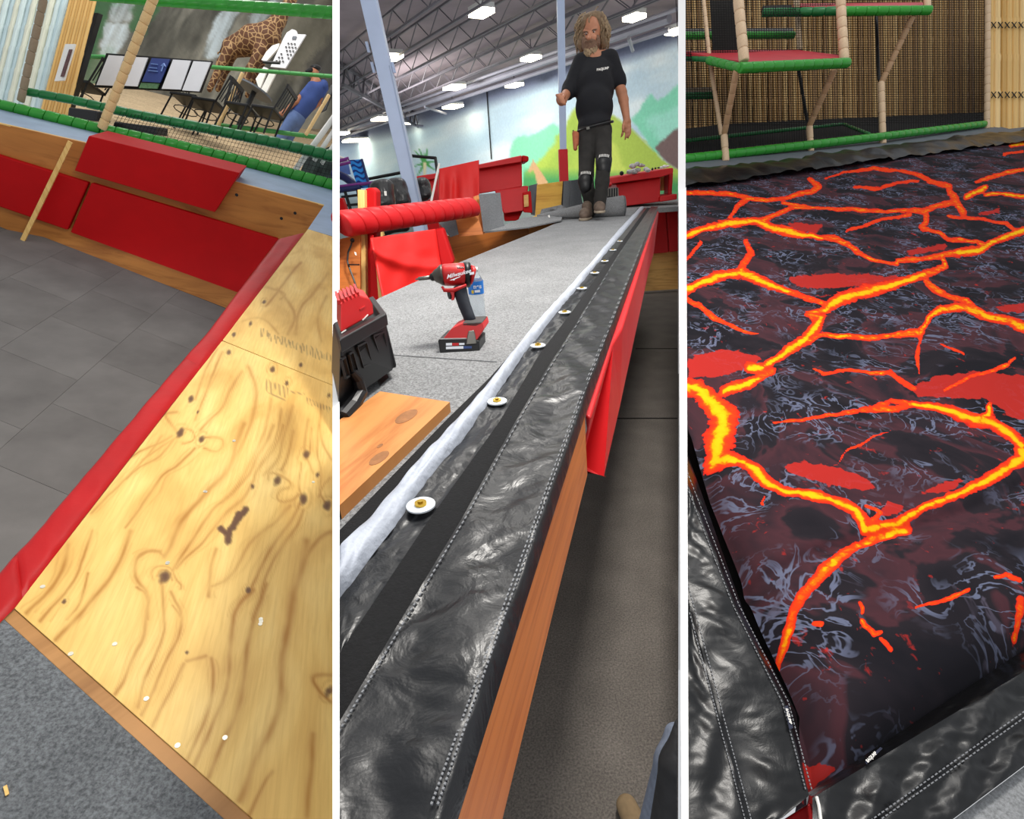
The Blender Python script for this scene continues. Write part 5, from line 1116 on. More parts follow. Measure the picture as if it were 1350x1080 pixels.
# --- behind the cage: tan floor, painted rock wall, bamboo, boards, chairs, statue
G1b = ground(ND1, 1.95)
struct(obj('floor_back', *prism([PL(x, y, G1b) for x, y in ((60, 150), (120, 110), (300, 128), (442.5, 160), (442.5, 250), (300, 215), (100, 175))], DK * .05), MT['tan_carpet']), 'tan carpeted floor behind the green rails', 'floor')
MWp = plane_pts(P(88, 60, 10.5), P(443, 60, 13.5), P(88 + 40, -40, 10.6))
nx, ny = 190, 110
v, f = grid(nx, ny, lambda s, u: PLs(70 + s * 373, -25 + u * 195, MWp)); sx_, ty_ = np.meshgrid(np.linspace(70, 443, nx), np.linspace(-25, 170, ny)); X, Y = sx_.ravel(), ty_.ravel()
r_ = fbm((X + .55 * Y) / 26, (Y - .2 * X) / 70, 3, 5); c = np.tile(np.array([116., 114, 104]), (len(X), 1)) + r_[:, None] * np.array([78., 76, 70])
c = over(c, np.clip(fbm((X + .5 * Y) / 14, Y / 60, 8) * 1.5, 0, .7), (70, 70, 64))
c = over(c, soft([(124, -25), (240, -25), (205, 20), (190, 45), (172, 40), (178, 5), (150, 8), (140, 30), (128, 70), (118, 90), (110, 80)], 3, 8) * .8, (62, 104, 66))
c = over(c, soft([(120, 75), (150, 60), (160, 90), (128, 115), (100, 130)], 4, 6) * .6, (84, 112, 74))
for pl_, k in (([(138, 29), (172, 31), (166, 52), (152, 76), (131, 77), (136, 50)], .95), ([(150, 2), (178, 2), (172, 28), (143, 28)], .7), ([(285, 22), (312, -6), (330, -6), (303, 38), (292, 76), (268, 76), (276, 48)], .9), ([(330, 22), (352, 2), (372, 0), (350, 24), (340, 60), (330, 60)], .8)):
    c = over(c, soft(pl_, 2, 4) * k * np.clip(.8 + .5 * fbm((X + .45 * Y) / 3.5, Y / 40, 4), .35, 1), (204, 218, 224))
c = over(c, soft([(372, 30), (400, 10), (443, -10), (443, 60), (404, 100), (378, 110)], 4, 6) * .45, (150, 142, 120)); c = over(c, soft([(400, 90), (443, 40), (443, 130), (390, 130)], 4, 8) * .5, (62, 60, 60))
struct(obj('wall_mural', v, f, painted('rock_mural'), attrs={'paint': linear_cols(c)}), 'wall painted with grey rocks and pale waterfalls', 'wall')
def cane_mesh(name, mat, nodes=5):
    pr = []; rr = []
    for k in range(nodes):
        z = k / nodes; pr += [z, z + .012, z + .03, z + 1 / nodes - .03]; rr += [1.12, 1.12, .97, 1.]
    pr.append(1.); rr.append(1.1); v, f = tube([np.array([0, 0, z]) for z in pr], rr, 8); me = bpy.data.meshes.new(name); me.from_pydata([tuple(p) for p in v], [], f); me.materials.append(mat); me.polygons.foreach_set('use_smooth', [True] * len(f)); return me
def cane(me, a, b, r, parent, name='bamboo_cane'):
    org = np.array(parent['_org']); x, y, z = frame_of(b - a); M = np.eye(4); M[:3, 0] = x * r; M[:3, 1] = y * r; M[:3, 2] = b - a; M[:3, 3] = a - org
    o = bpy.data.objects.new(name, me); COL.objects.link(o); o.parent = parent; o.matrix_basis = Matrix(M.tolist()); return o
bw = [cane_mesh('bamboo_cane', plain('pale_bamboo', c_, .35, .16, 5), 6) for c_ in ((206, 222, 220), (188, 210, 214), (218, 220, 200))]
scr = thing('bamboo_screen', 'screen of bluish white bamboo canes behind the lowest green rail', 'bamboo screen', P(20, 150, 7.4))
x = -52.; i = 0
while x < 90:
    w_ = 7.6 + 1.2 * math.sin(i * 2.3); a, b = P(x - 42, 152 + x * .03, 7.2), P(x, -16, 7.5); cane(bw[i % 3], a, b, w_ / 2 * 7.3 / F, scr); x += w_ * .98; i += 1
bt_ = [cane_mesh('bamboo_cane', plain('tan_bamboo', c_, .4, .15, 5), 4) for c_ in ((222, 180, 108), (206, 162, 90))]
tb = thing('bamboo_fence', 'panel of tan bamboo canes with white framed notice', 'bamboo panel', P(70, 150, 7.3))
for i in range(9): x = 94 + i * 3.9; cane(bt_[i % 2], P(x - 39, 150 + i, 7.15), P(x + 3, -12, 7.4), 2.1 * 7.2 / F, tb)
nt = thing('framed_notice', 'white framed notice with dark strip hung on tan bamboo', 'notice', P(78, 107, 7.0))
quad_block('frame', [(86, 58), (98.5, 58), (84, 106), (71.5, 107)], [7.05] * 4, MT['white_plastic'], FWV * .03, nt)
quad_block('print_strip', [(91, 65), (95, 65), (84, 101), (79.5, 101)], [7.03] * 4, plain('brown_print', (96, 66, 66), .6, .4, 40), FWV * .01, nt)
stand('dark_post', 'black post standing between tan bamboo and rock mural', 'post', [(122.5, 17), (129.5, 17), (90, 150), (80, 150)], 7.6, MT['black'], FWV * .1)
# menu boards in a black frame
t = thing('menu_board', 'black framed row of four blank white boards and blue sign', 'menu board', P(195, 130, 7.9))
quad_block('frame', [(140, 70), (279.5, 80.5), (264, 122), (124, 115)], [8.0] * 4, MT['black'], FWV * .04, t)
wb_ = plain('white_board', (222, 222, 226), .5, .03, 5)
for q in ([(143, 72.5), (163.5, 74), (150, 113), (127, 112)], [(176.5, 75), (195, 76), (181, 114), (164, 113)], [(228, 78.5), (251.5, 80), (238, 118), (213, 117)], [(255, 80.5), (277.5, 82), (262, 120.5), (240, 119)]): quad_block('white_panel', q, [7.97] * 4, wb_, FWV * .02, t)
bs = quad_block('blue_panel', [(200, 76.5), (224, 78), (211, 109), (187, 107.5)], [7.96] * 4, plain('blue_sign', (44, 62, 124), .5, .05, 5), FWV * .02, t)
lbp = plain('pale_blue_print', (120, 150, 214), .5)
for a, b in (((199, 84), (208, 85)), ((197, 89), (207, 90)), ((195.5, 93), (208, 94.2))): obj('print_line', *beam(P(*a, 7.95), P(*b, 7.95), .012, .014), lbp, bs)
obj('arrow', *join(beam(P(212.5, 94, 7.95), P(216, 84, 7.95), .012, .016), beam(P(216, 83.5, 7.95), P(212.5, 87, 7.95), .012, .014), beam(P(216, 83.5, 7.95), P(218, 88, 7.95), .012, .014)), lbp, bs)
quad_block('lower_strip', [(186, 109), (210, 110), (207, 117), (183, 116)], [7.97] * 4, plain('green_strip', (84, 120, 84), .5, .3, 30), FWV * .02, t)
# chairs (one design, copied)
e_r = unit(P(340, 130.0, 8.8) - P(300, 124, 8.8)); e_u = unit(P(345, 100, 8.8) - P(330, 133, 8.8)); e_d = unit(np.cross(e_u, e_r)); e_d = e_d if e_d[1] > 0 else -e_d
def chair(x, y, d, face, lab, s=1.0):
    b = P(x, y, d); t = thing('slat_chair', lab, 'chair', b - e_u * .45 * s, 'black slat back chairs'); r, dd = e_r * face, e_d
    obj('seat', *prism([b - r * .2 * s - dd * .2 * s, b + r * .2 * s - dd * .2 * s, b + r * .2 * s + dd * .2 * s, b - r * .2 * s + dd * .2 * s], e_u * .05 * s), MT['black'], t, bevel=.01)
    for i in (-1, 1):
        for j in (-1, 1): p = b + r * .18 * i * s + dd * .18 * j * s; obj('leg', *tube([p, p - e_u * .45 * s + r * .03 * i * s], .014, 6), MT['black'], t)
    for j in (-1, 1): obj('back_post', *tube([b + r * .2 * s + dd * .19 * j * s, b + r * .26 * s + dd * .19 * j * s + e_u * .48 * s], .014, 6), MT['black'], t)
    for j in range(5): k = (j - 2) * .07 * s; obj('back_slat', *tube([b + r * .21 * s + dd * k + e_u * .08 * s, b + r * .26 * s + dd * k + e_u * .44 * s], .009, 5), MT['black'], t)
    obj('top_rail', *beam(b + r * .26 * s - dd * .2 * s + e_u * .46 * s, b + r * .26 * s + dd * .2 * s + e_u * .46 * s, .03, .06, e_u), MT['black'], t)
    obj('seat_ring', *tube([b + (r * math.cos(a) + dd * math.sin(a)) * .17 * s - e_u * .15 * s for a in np.linspace(0, 6.28, 13)], .008, 5), MT['black'], t)
chair(318, 146, 8.4, -1, 'black slat back chair in front of the giraffe legs', .86); chair(352, 150, 8.4, 1, 'black slat back chair beside the person in blue shirt', .86)
chair(250, 135, 8.9, -1, 'black slat back chair under the right end of menu boards'); chair(112, 116, 8.6, 1, 'black slat back chair between black post and menu boards', .9); chair(276, 141, 8.7, 1, 'black slat back chair left of the tan post', .95)
t = thing('bistro_table', 'round grey table behind the black chairs', 'table', P(335, 150, 9.4))
tp_ = P(335, 121, 9.4); obj('table_top', *tube([tp_ + (e_u * 0), tp_ + e_u * .03], .3, 20), MT['ledge_grey'], t); obj('table_leg', *tube([tp_, tp_ - e_u * .7], .04, 8), MT['black'], t)
for px, d, lab in (([(150, 160), (206, 167), (205, 178), (147, 171)], 7.3, 'low black bench behind the cream post'), ([(90, 141), (128, 146), (126, 160), (88, 155)], 6.95, 'low black box beside the tan bamboo panel foot')):
    stand('bench', lab, 'bench', px, d, MT['black'], FWV * .3, None, .02)
# giraffe statue
gp = lambda x, y, o=0.: P(x, y, 10.4 + o)
gb = [('c', gp(306, 63), gp(335, 54), .17, .25), ('c', gp(335, 54), gp(352, 50), .25, .25), ('c', gp(354, 46), gp(368, 26), .19, .12), ('c', gp(368, 26), gp(386, -4), .11, .09),
      ('c', gp(302, 66, -.1), gp(292, 84, -.1), .11, .07), ('c', gp(292, 84, -.1), gp(276, 118, -.1), .07, .05), ('c', gp(308, 66, .15), gp(300, 88, .15), .10, .06), ('c', gp(300, 88, .15), gp(287, 118, .15), .06, .05),
      ('c', gp(345, 66, -.1), gp(330, 92, -.1), .12, .07), ('c', gp(330, 92, -.1), gp(314, 126, -.1), .065, .05), ('c', gp(352, 66, .15), gp(340, 92, .15), .10, .06), ('c', gp(340, 92, .15), gp(326, 126, .15), .06, .05), ('c', gp(300, 58), gp(287, 71), .025, .02)]
q = NT('giraffe_coat'); vr = q.n('ShaderNodeTexVoronoi', feature='DISTANCE_TO_EDGE'); vr.inputs['Scale'].default_value = 9.5; q.l(q.coord(), vr.inputs['Vector'])
gm_ = q.fin(q.ramp(vr.outputs['Distance'], [(.03, (168, 134, 92)), (.09, (88, 54, 32))]), .7)
v, f = blob(gb, .028, .08); tag(obj('giraffe_statue', v, f, gm_, smooth=True), 'brown spotted giraffe statue standing before the rock mural', 'statue')
# white dotted board and white shapes beside the giraffe
t = thing('price_board', 'white board with rows of black dots beside the giraffe', 'board', P(365, 92, 9.9))
quad_block('panel', [(374, 50), (378, 43), (385, 38.5), (390, 40), (392, 45), (403, 45.5), (376, 90), (356.5, 88)], [9.9] * 8, wb_, FWV * .05, t)
for r0_ in range(6):
    for c0_ in range(4):
        x, y = 380 + c0_ * 4.2 - r0_ * 3.1, 57 + r0_ * 4.6 + c0_ * .3
        if (r0_ * 4 + c0_) % 5 != 3: obj('dot', *prism([P(x + a, y + b, 9.88) for a, b in ((-1, -.8), (1.2, -.8), (.8, 1), (-1.3, 1))], FWV * .01), MT['black'], t)
quad_block('emblem', [(386, 47.5), (391, 47.5), (389.5, 51.5), (384.5, 51.5)], [9.88] * 4, MT['ledge_grey'], FWV * .01, t)
stand('white_wing', 'curved white panel tucked left of the dotted board', 'panel', [(344.5, 79), (351, 68), (359, 60), (368, 57), (367, 63), (351, 81)], 10.0, MT['white_plastic'], FWV * .06)
for q_, lab in (([(337, 104), (347.5, 88), (353, 90), (342, 119)], 'white plank leaning below the curved white panel'), ([(355, 96), (363.5, 97), (351, 122), (343, 120)], 'white plank leaning below the dotted board')): stand('white_plank', lab, 'plank', q_, 9.9, MT['white_plastic'], FWV * .05)
tag(obj('black_bar', *tube([P(347, 82, 9.7), P(369, 83, 9.7)], .025, 6), MT['black']), 'short black bar crossing in front of the dotted board', 'bar')
# white tubes and window at the right
for k, (a, b, r) in enumerate((((450 - 8, 152), (388, 226), 3.6), ((441.5, 170), (414, 212), 2.8), ((441.5, 188), (424, 216), 2.4))):
    tag(obj('white_tube', *tube([P(*a, 6.9), P(*b, 6.9)], r * 6.9 / F, 10), MT['white_plastic'], smooth=True), ['long white slanted tube behind the right rail ends', 'middle white slanted tube beside the long white tube', 'short white slanted tube beside the middle tube'][k], 'tube')
stand('dark_window', 'dark window panel with green view behind white tubes', 'window', [(404, 206), (442, 190), (442, 240), (396, 226)], 7.1, plain('dark_green_view', (48, 62, 58), .3, .7, 9), FWV * .03)
# person in blue shirt
PD2 = 10.3
def Q(x, y, o=0.): return P(x, y, PD2 + o)
t = thing('person', 'person in blue shirt, blue jeans and dark cap behind the rails', 'person', Q(370, 190))
obj('body', *blob([('e', Q(414, 97), (.095, .1, .12)), ('c', Q(414, 100), Q(417, 109), .06, .07), ('c', Q(410, 113, -.1), Q(391, 134, -.15), .05, .045), ('c', Q(391, 134, -.15), Q(371, 150, -.2), .045, .035), ('c', Q(427, 112, .1), Q(424, 133, .1), .055, .05), ('c', Q(424, 133, .1), Q(395, 156, .0), .05, .038),
                   ('c', Q(371, 150, -.2), Q(366, 154, -.22), .04, .022), ('c', Q(395, 156), Q(389, 160), .04, .022), ('c', Q(417, 109), Q(395, 150), .1, .1), ('c', Q(390, 152), Q(368, 186), .06, .05), ('e', Q(407.5, 99, -.05), (.02, .03, .025))], .016, .03), MT['skin'], t, smooth=True)
obj('shirt', *blob([('c', Q(412, 115), Q(427, 113), .075, .075), ('c', Q(417, 119), Q(406, 134), .14, .15), ('c', Q(406, 133), Q(393, 150), .165, .15), ('c', Q(411, 113, -.08), Q(400, 126, -.12), .075, .07), ('c', Q(427, 111, .08), Q(428, 126, .1), .08, .075)], .018, .04), plain('blue_shirt', (58, 80, 142), .85, .15, 6), t, smooth=True)
obj('jeans', *blob([('c', Q(392, 152), Q(388, 158), .15, .14), ('c', Q(386, 156, -.06), Q(367, 186, -.1), .11, .08), ('c', Q(394, 156, .06), Q(376, 190, .1), .11, .08)], .018, .03), plain('blue_jeans', (98, 122, 172), .85, .15, 6), t, smooth=True)
obj('cap', *blob([('e', Q(416, 90), (.105, .11, .06)), ('c', Q(410, 92, -.1), Q(404, 94, -.16), .04, .025)], .014, .02), MT['black'], t, smooth=True)
stand('chair_back', 'black high chair back standing right of the person in blue', 'chair', [(424, 133), (436, 112), (442, 110), (430, 145), (420, 150)], 9.6, MT['black'], FWV * .05, None, .01)

# ================================================================== RIGHT BAY: airbag with lava print in a vinyl frame
# --- lava print: veins and patches of the fabric, kept as smooth fields on the bag's grid
a7, a8, a9 = Zc(900, 0, 3), Zc(900, 340, 3), Zc(900, 700, 2.842)
VN = []
def vein(z, s, pts, cap=1.0, w=None): VN.append(([q[:2] for q in z(pts)], [(q[2] if len(q) > 2 else (w or 7)) / s for q in pts], cap))
vein(a8, 3, [(-10, 505, 22), (60, 515, 28), (110, 560, 30), (165, 620, 42), (150, 700, 46), (135, 770, 30), (220, 790, 20), (290, 830, 19), (330, 880, 18), (400, 920, 17), (460, 930, 13), (540, 945, 17), (620, 970, 17), (680, 1000, 17), (720, 1060, 18)])
vein(a8, 3, [(720, 1070, 16), (850, 1050, 17), (960, 990, 12), (1080, 940, 15), (1180, 900, 20), (1280, 840, 20), (1345, 790, 24), (1420, 760, 22)])
vein(a8, 3, [(1345, 790, 24), (1330, 740, 22), (1290, 700, 19), (1220, 650, 24), (1150, 640, 24), (1080, 610, 20), (1000, 590, 16), (900, 585, 13)]); vein(a8, 3, [(900, 585, 13), (850, 600, 9), (780, 600, 10), (720, 600, 9), (600, 625, 6), (480, 640, 5), (360, 655, 4)], .5)
vein(a8, 3, [(760, 590, 7), (820, 570, 9), (880, 575, 9)], .5); vein(a8, 3, [(1150, 640, 14), (1215, 620, 10), (1215, 580, 8)])
vein(a8, 3, [(160, 530, 18), (230, 510, 17), (300, 480, 13)]); vein(a8, 3, [(300, 480, 13), (350, 450, 12)], .6); vein(a8, 3, [(260, 440, 15), (310, 440, 17)]); vein(a8, 3, [(310, 440, 12), (370, 400, 13), (430, 360, 17), (490, 320, 18), (530, 270, 16), (550, 240, 15)])
vein(a8, 3, [(550, 240, 12), (490, 225, 8), (560, 205, 12)], .5); vein(a8, 3, [(560, 205, 12), (620, 165, 20), (720, 135, 20), (810, 115, 16), (900, 85, 11), (960, 65, 13)]); vein(a8, 3, [(960, 65, 12), (1035, 35, 9), (1030, 0, 6)], .6)
vein(a8, 3, [(-10, 140, 13), (60, 105, 15), (150, 70, 16), (220, 60, 16), (280, 80, 15), (350, 105, 14), (420, 130, 11)]); vein(a8, 3, [(420, 130, 11), (480, 155, 9), (560, 180, 8)], .5); vein(a8, 3, [(220, 60, 12), (235, 25, 9), (255, 0, 8)], .55)
vein(a8, 3, [(0, 145, 8), (70, 190, 9), (120, 235, 9), (190, 270, 7), (250, 295, 5), (300, 300, 3)], .5)
vein(a8, 3, [(430, 350, 8), (510, 320, 8), (560, 298, 8), (640, 310, 9), (740, 315, 9), (850, 300, 9), (940, 295, 11)], .62); vein(a8, 3, [(940, 295, 11), (960, 270, 9), (980, 230, 11), (1020, 200, 13), (1120, 190, 14), (1200, 225, 12), (1290, 245, 16), (1345, 270, 17), (1430, 300, 15)], .75)
vein(a8, 3, [(960, 90, 9), (1000, 120, 12), (1060, 150, 9), (1120, 165, 9), (1200, 225, 9)], .55); vein(a8, 3, [(510, 440, 3), (550, 460, 6), (650, 445, 6), (740, 460, 6), (820, 450, 8), (870, 490, 9), (915, 515, 8)], .45)
vein(a8, 3, [(940, 300, 7), (940, 350, 6), (925, 390, 8), (935, 450, 4)], .45); vein(a8, 3, [(590, 830, 3), (650, 770, 4), (720, 730, 4), (820, 685, 2)], .42); vein(a8, 3, [(1040, 520, 5), (1090, 490, 6), (1200, 450, 6), (1270, 430, 8), (1310, 400, 5)], .55)
vein(a8, 3, [(720, 985, 5), (780, 1010, 6), (740, 1050, 8)], .45); vein(a8, 3, [(330, 940, 4), (320, 965, 5)], .45); vein(a8, 3, [(1020, 340, 4), (1110, 380, 4)], .4)
vein(a7, 3, [(-10, 940, 11), (90, 905, 11), (180, 885, 13), (300, 880, 13), (360, 905, 15), (450, 925, 13), (540, 940, 8)]); vein(a7, 3, [(540, 940, 8), (600, 940, 11), (650, 965, 9), (690, 1000, 9), (740, 1030, 7), (850, 1050, 6)], .6)
vein(a7, 3, [(-10, 765, 6), (100, 760, 7), (190, 770, 7), (260, 780, 7), (330, 790, 7), (420, 775, 7), (500, 755, 9), (540, 735, 10), (500, 705, 6)], .55); vein(a7, 3, [(260, 785, 7), (215, 820, 8), (190, 860, 6)], .5); vein(a7, 3, [(300, 880, 8), (370, 850, 8), (430, 825, 8), (480, 815, 6), (400, 800, 6)], .6)
vein(a7, 3, [(430, 820, 6), (560, 825, 6), (700, 830, 7), (850, 835, 7), (960, 830, 10), (1010, 810, 8), (1080, 800, 8), (1110, 840, 11)], .55); vein(a7, 3, [(1110, 840, 10), (1060, 760, 10), (1050, 740, 8), (980, 715, 7), (930, 690, 6), (850, 675, 5), (750, 665, 7), (640, 680, 4), (560, 700, 3)], .5)
vein(a7, 3, [(1120, 780, 9), (1170, 755, 10), (1200, 740, 8)], .8); vein(a7, 3, [(1160, 720, 5), (1220, 700, 8), (1280, 685, 7), (1345, 675, 7), (1430, 660, 6)], .6); vein(a7, 3, [(1200, 770, 6), (1260, 768, 7), (1345, 775, 7), (1430, 780, 6)], .8); vein(a7, 3, [(650, 915, 4), (720, 890, 6), (800, 870, 5), (900, 850, 5)], .5)
vein(a7, 3, [(960, 835, 9), (960, 880, 9), (940, 900, 9), (1010, 920, 7), (1050, 950, 7), (1170, 955, 6), (1200, 970, 8)], .55); vein(a7, 3, [(1090, 1000, 14), (1170, 990, 13), (1230, 960, 11), (1345, 915, 13), (1430, 890, 12)]); vein(a7, 3, [(850, 1035, 8), (960, 1020, 9), (1040, 1005, 9), (1090, 1000, 10)], .6)
vein(a7, 3, [(250, 960, 9), (270, 1000, 11), (230, 1060, 12), (200, 1090, 10)], .5); vein(a7, 3, [(680, 740, 5), (760, 745, 6), (860, 725, 5), (930, 715, 5)], .42); vein(a7, 3, [(1050, 850, 5), (1140, 860, 5), (1280, 880, 6), (1310, 910, 7)], .45); vein(a7, 3, [(1270, 615, 5), (1345, 600, 5)], .5); vein(a7, 3, [(1300, 572, 7), (1400, 560, 7)], .8); vein(a7, 3, [(15, 1030, 6), (70, 960, 6)], .42)
vein(a9, 2.842, [(800, -5, 16), (720, 20, 16), (660, 50, 15), (590, 95, 18), (540, 140, 19), (480, 200, 18), (430, 270, 16), (405, 380, 11), (385, 470, 7)], .62); vein(a9, 2.842, [(840, -10, 18), (770, 5, 16)])
for p in ([(665, 270, 6), (670, 310, 5)], [(670, 340, 6), (720, 385, 8), (740, 380, 5)], [(740, 400, 5), (780, 440, 8)], [(870, 290, 3), (980, 265, 7), (1070, 225, 5)], [(1170, 175, 5), (1210, 165, 6), (1260, 185, 8)], [(1275, 250, 14), (1275, 370, 10)], [(500, 335, 6), (525, 340, 6)]): vein(a9, 2.842, p, .5)
RP = [(a8, p) for p in ([(410, 820), (480, 810), (600, 830), (700, 870), (760, 905), (720, 925), (600, 905), (500, 870), (420, 850)], [(935, 940), (1000, 900), (1110, 880), (1060, 930)], [(770, 1020), (810, 965), (870, 990), (850, 1020)], [(20, 400), (160, 360), (320, 400), (250, 440), (150, 470), (20, 470)],
      [(420, 80), (600, 60), (860, 80), (760, 110), (560, 120), (450, 110)], [(1250, 190), (1430, 175), (1430, 215), (1270, 210)], [(910, 510), (1000, 470), (1180, 450), (1430, 470), (1430, 640), (1330, 640), (1290, 620), (1200, 560), (1050, 550), (930, 550)])] + [(a7, p) for p in ([(420, 880), (560, 890), (530, 920), (430, 905)], [(880, 990), (1050, 960), (1040, 985), (900, 1005)], [(1150, 850), (1260, 820), (1240, 850)])] + [(a9, [(470, 770), (560, 790), (640, 815), (580, 850), (490, 830)])]
def lava_fields(X, Y):
    wx, wy = X + 3.2 * fbm(X / 16, Y / 12, 21), Y + 2.6 * fbm(X / 16, Y / 12, 31); h = np.zeros_like(X) - 1
    for p, ws, cap in VN:
        for i in range(len(p) - 1):
            a, b = p[i], p[i + 1]; R = max(ws[i], ws[i + 1]) * 2.0 + 14
            m = (X > min(a[0], b[0]) - R) & (X < max(a[0], b[0]) + R) & (Y > min(a[1], b[1]) - R) & (Y < max(a[1], b[1]) + R)
            if not m.any(): continue
            d, t = segdist(wx[m], wy[m], a, b); w = ws[i] + (ws[i + 1] - ws[i]) * t; h[m] = np.maximum(h[m], np.minimum(1.0 - d / (1.45 * w), cap))
    r = np.zeros_like(X)
    for z, p in RP:
        q = z(p); m = (X > min(a[0] for a in q) - 12) & (X < max(a[0] for a in q) + 12) & (Y > min(a[1] for a in q) - 12) & (Y < max(a[1] for a in q) + 12); acc = np.zeros(m.sum())
        xx, yy = X[m] + 5 * fbm(X[m] / 12, Y[m] / 8, 41), Y[m] + 3 * fbm(X[m] / 12, Y[m] / 8, 43)
        for dx, dy in ((0, 0), (2, 0), (-2, 0), (0, 2), (0, -2)): acc += inpoly(xx + dx, yy + dy, q)
        r[m] = np.maximum(r[m], acc / 5)
    return h, r
t = NT('lava_print'); uv = t.coord('UV'); h_, r_a = t.attr('lava_heat'), t.attr('lava_patch')
nz = t.noise(uv, 34, 3, .6, .5); n2 = t.noise(uv, 11, 2, .5, .8); h_ = t.math('ADD', t.math('ADD', h_, t.math('MULTIPLY', t.math('SUBTRACT', nz, .52), .85)), t.math('MULTIPLY', t.math('SUBTRACT', n2, .52), .55)); r_a = t.math('ADD', t.math('ADD', r_a, t.math('MULTIPLY', t.math('SUBTRACT', nz, .5), 1.5)), t.math('MULTIPLY', t.math('SUBTRACT', n2, .5), 1.1))
b1 = t.noise(uv, 2.6, 4, .55, .8); b2 = t.noise(uv, 8.5, 3, .5, 1.8); b3 = t.noise(uv, 4.0, 2, .5)
base = t.ramp(b1, [(.38, (30, 29, 34)), (.5, (40, 36, 41)), (.53, (72, 44, 50)), (.6, (58, 40, 46)), (.66, (40, 36, 42))])
ln_ = t.math('ABSOLUTE', t.math('SUBTRACT', b2, .5)); mk = t.ramp(b3, [(.44, (0, 0, 0, 1)), (.6, (1, 1, 1, 1))])
base = t.mix(t.math('MULTIPLY', t.ramp(ln_, [(.012, (.85, .85, .85, 1)), (.035, (0, 0, 0, 1))]), mk), base, lin((104, 110, 134)))
base = t.mix(t.math('MULTIPLY', t.ramp(t.noise(uv, 9, 3, .6, 1.), [(.62, (0, 0, 0, 1)), (.66, (.6, .6, .6, 1))]), mk), base, lin((92, 86, 102)))
base = t.mix(t.ramp(r_a, [(.3, (0, 0, 0, 1)), (.55, (.92, .92, .92, 1))]), base, lin((176, 44, 38)))
base = t.mix(t.ramp(h_, [(.0, (0, 0, 0, 1)), (.03, (.0, .0, .0, 1)), (.08, (1, 1, 1, 1))]), base, t.ramp(h_, [(.05, (190, 32, 26)), (.2, (222, 52, 28)), (.5, (228, 66, 22)), (.62, (232, 112, 16)), (.72, (234, 170, 14)), (.95, (238, 186, 22))]))
t.bump(t.noise(uv, 260, 2), .05, .002); LAVA = t.fin(base, .8, 0, .04)
ytop = lambda x: 250 + (x - 905) * (-63 / 445.)
def ybot(x): return np.where(x < 1074, np.interp(x, [899, 905, 989, 1058, 1074], [556, 570, 800, 925, 1046]), 1046 + (x - 1074) * -.658)
nx, ny = 290, 380
def bagXY(s, u):
    yb = 244 + 806 * u; k = .1416 * (1 - u)
    xl = np.maximum(np.interp(yb, [545, 570, 700, 800, 925, 1046], [898, 914, 970, 1013, 1071, 1086]), 899.5); xr = np.minimum((1756.7 - yb - 905 * k) / (.658 - k), 1645)
    x = xl + s * np.maximum(xr - xl, 1.5); return x, yb - k * (x - 905)
la_, lb_ = PL(905, 570, G3), PL(1066, 960, G3); ba_, bb2 = PL(1074, 1046, G3), PL(1350, 864, G3)
l_in = np.cross(UP3, unit(lb_ - la_)); l_in = l_in if l_in.dot(PL(1200, 600, G3) - la_) > 0 else -l_in
b_in = np.cross(UP3, unit(bb2 - ba_)); b_in = b_in if b_in.dot(PL(1200, 600, G3) - ba_) > 0 else -b_in
def bag(s, u):
    X, Y = bagXY(s, u); p = PLs(X, Y, G3); dl_ = (p - la_) @ l_in; db_ = (p - ba_) @ b_in
    e = .09 * np.exp(-np.clip(dl_ - .03, 0, 9) / .05) + .10 * np.exp(-np.clip(db_, 0, 9) / .05)
    e = e * np.clip((X - 899) / 45, 0, 1); q = p - PL(1150, 700, G3); a = q @ unit(bb2 - ba_); b = q @ b_in
    cr = .018 * np.exp(-((b + .02 + .05 * np.sin(a * 3)) / .025) ** 2) * 1.0
    return p - UP3[None] * (e + cr - .012 * fbm(a * 2.2, b * 2.2, 3))[:, None]
v, f = grid(nx, ny, bag); S, U_ = np.meshgrid(np.linspace(0, 1, nx), np.linspace(0, 1, ny)); X, Y = bagXY(S.ravel(), U_.ravel()); hh, rr = lava_fields(X, Y)
tag(obj('airbag', v, f, LAVA, smooth=True, uv=(bb2 - ba_, b_in), attrs={'lava_heat': hh, 'lava_patch': rr}), 'black airbag printed with glowing orange lava cracks', 'airbag')
# --- vinyl frame
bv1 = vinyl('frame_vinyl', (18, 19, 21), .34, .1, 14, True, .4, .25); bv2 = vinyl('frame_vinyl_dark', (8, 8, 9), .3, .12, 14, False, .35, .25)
fd = unit(PL(1065, 1048, G3) - PL(905, 633, G3)); bd_ = unit(PL(1350, 886, G3) - PL(1072, 1052, G3))
def rows(name, la, lb, y0, y1, mat, parent, prof, nx=18, step=3, xmin=899.5, drop=(0, 0)):
    ny = int((y1 - y0) / step) + 2
    def fn(s, u):
        y = y0 + (y1 - y0) * u; a, b = np.maximum(la(y), xmin), np.maximum(lb(y), xmin + .3); p = PLs(a + (b - a) * s, y, G3); L = p @ fd
        return p + UP3[None] * (prof(s, L) - (drop[0] * (1 - s) + drop[1] * s))[:, None]
    return obj(name, *grid(nx, ny, fn), mat, parent, smooth=True)
def cols(name, la, lb, x0, x1, mat, parent, prof, ny=18, step=3, drop=(0, 0)):
    nx = int((x1 - x0) / step) + 2
    def fn(s, u):
        x = x0 + (x1 - x0) * s; a, b = la(x), lb(x); p = PLs(x, a + (b - a) * u, G3); L = p @ bd_
        return p + UP3[None] * (prof(u, L) - (drop[0] * (1 - u) + drop[1] * u))[:, None]
    return obj(name, *grid(nx, ny, fn), mat, parent, smooth=True)
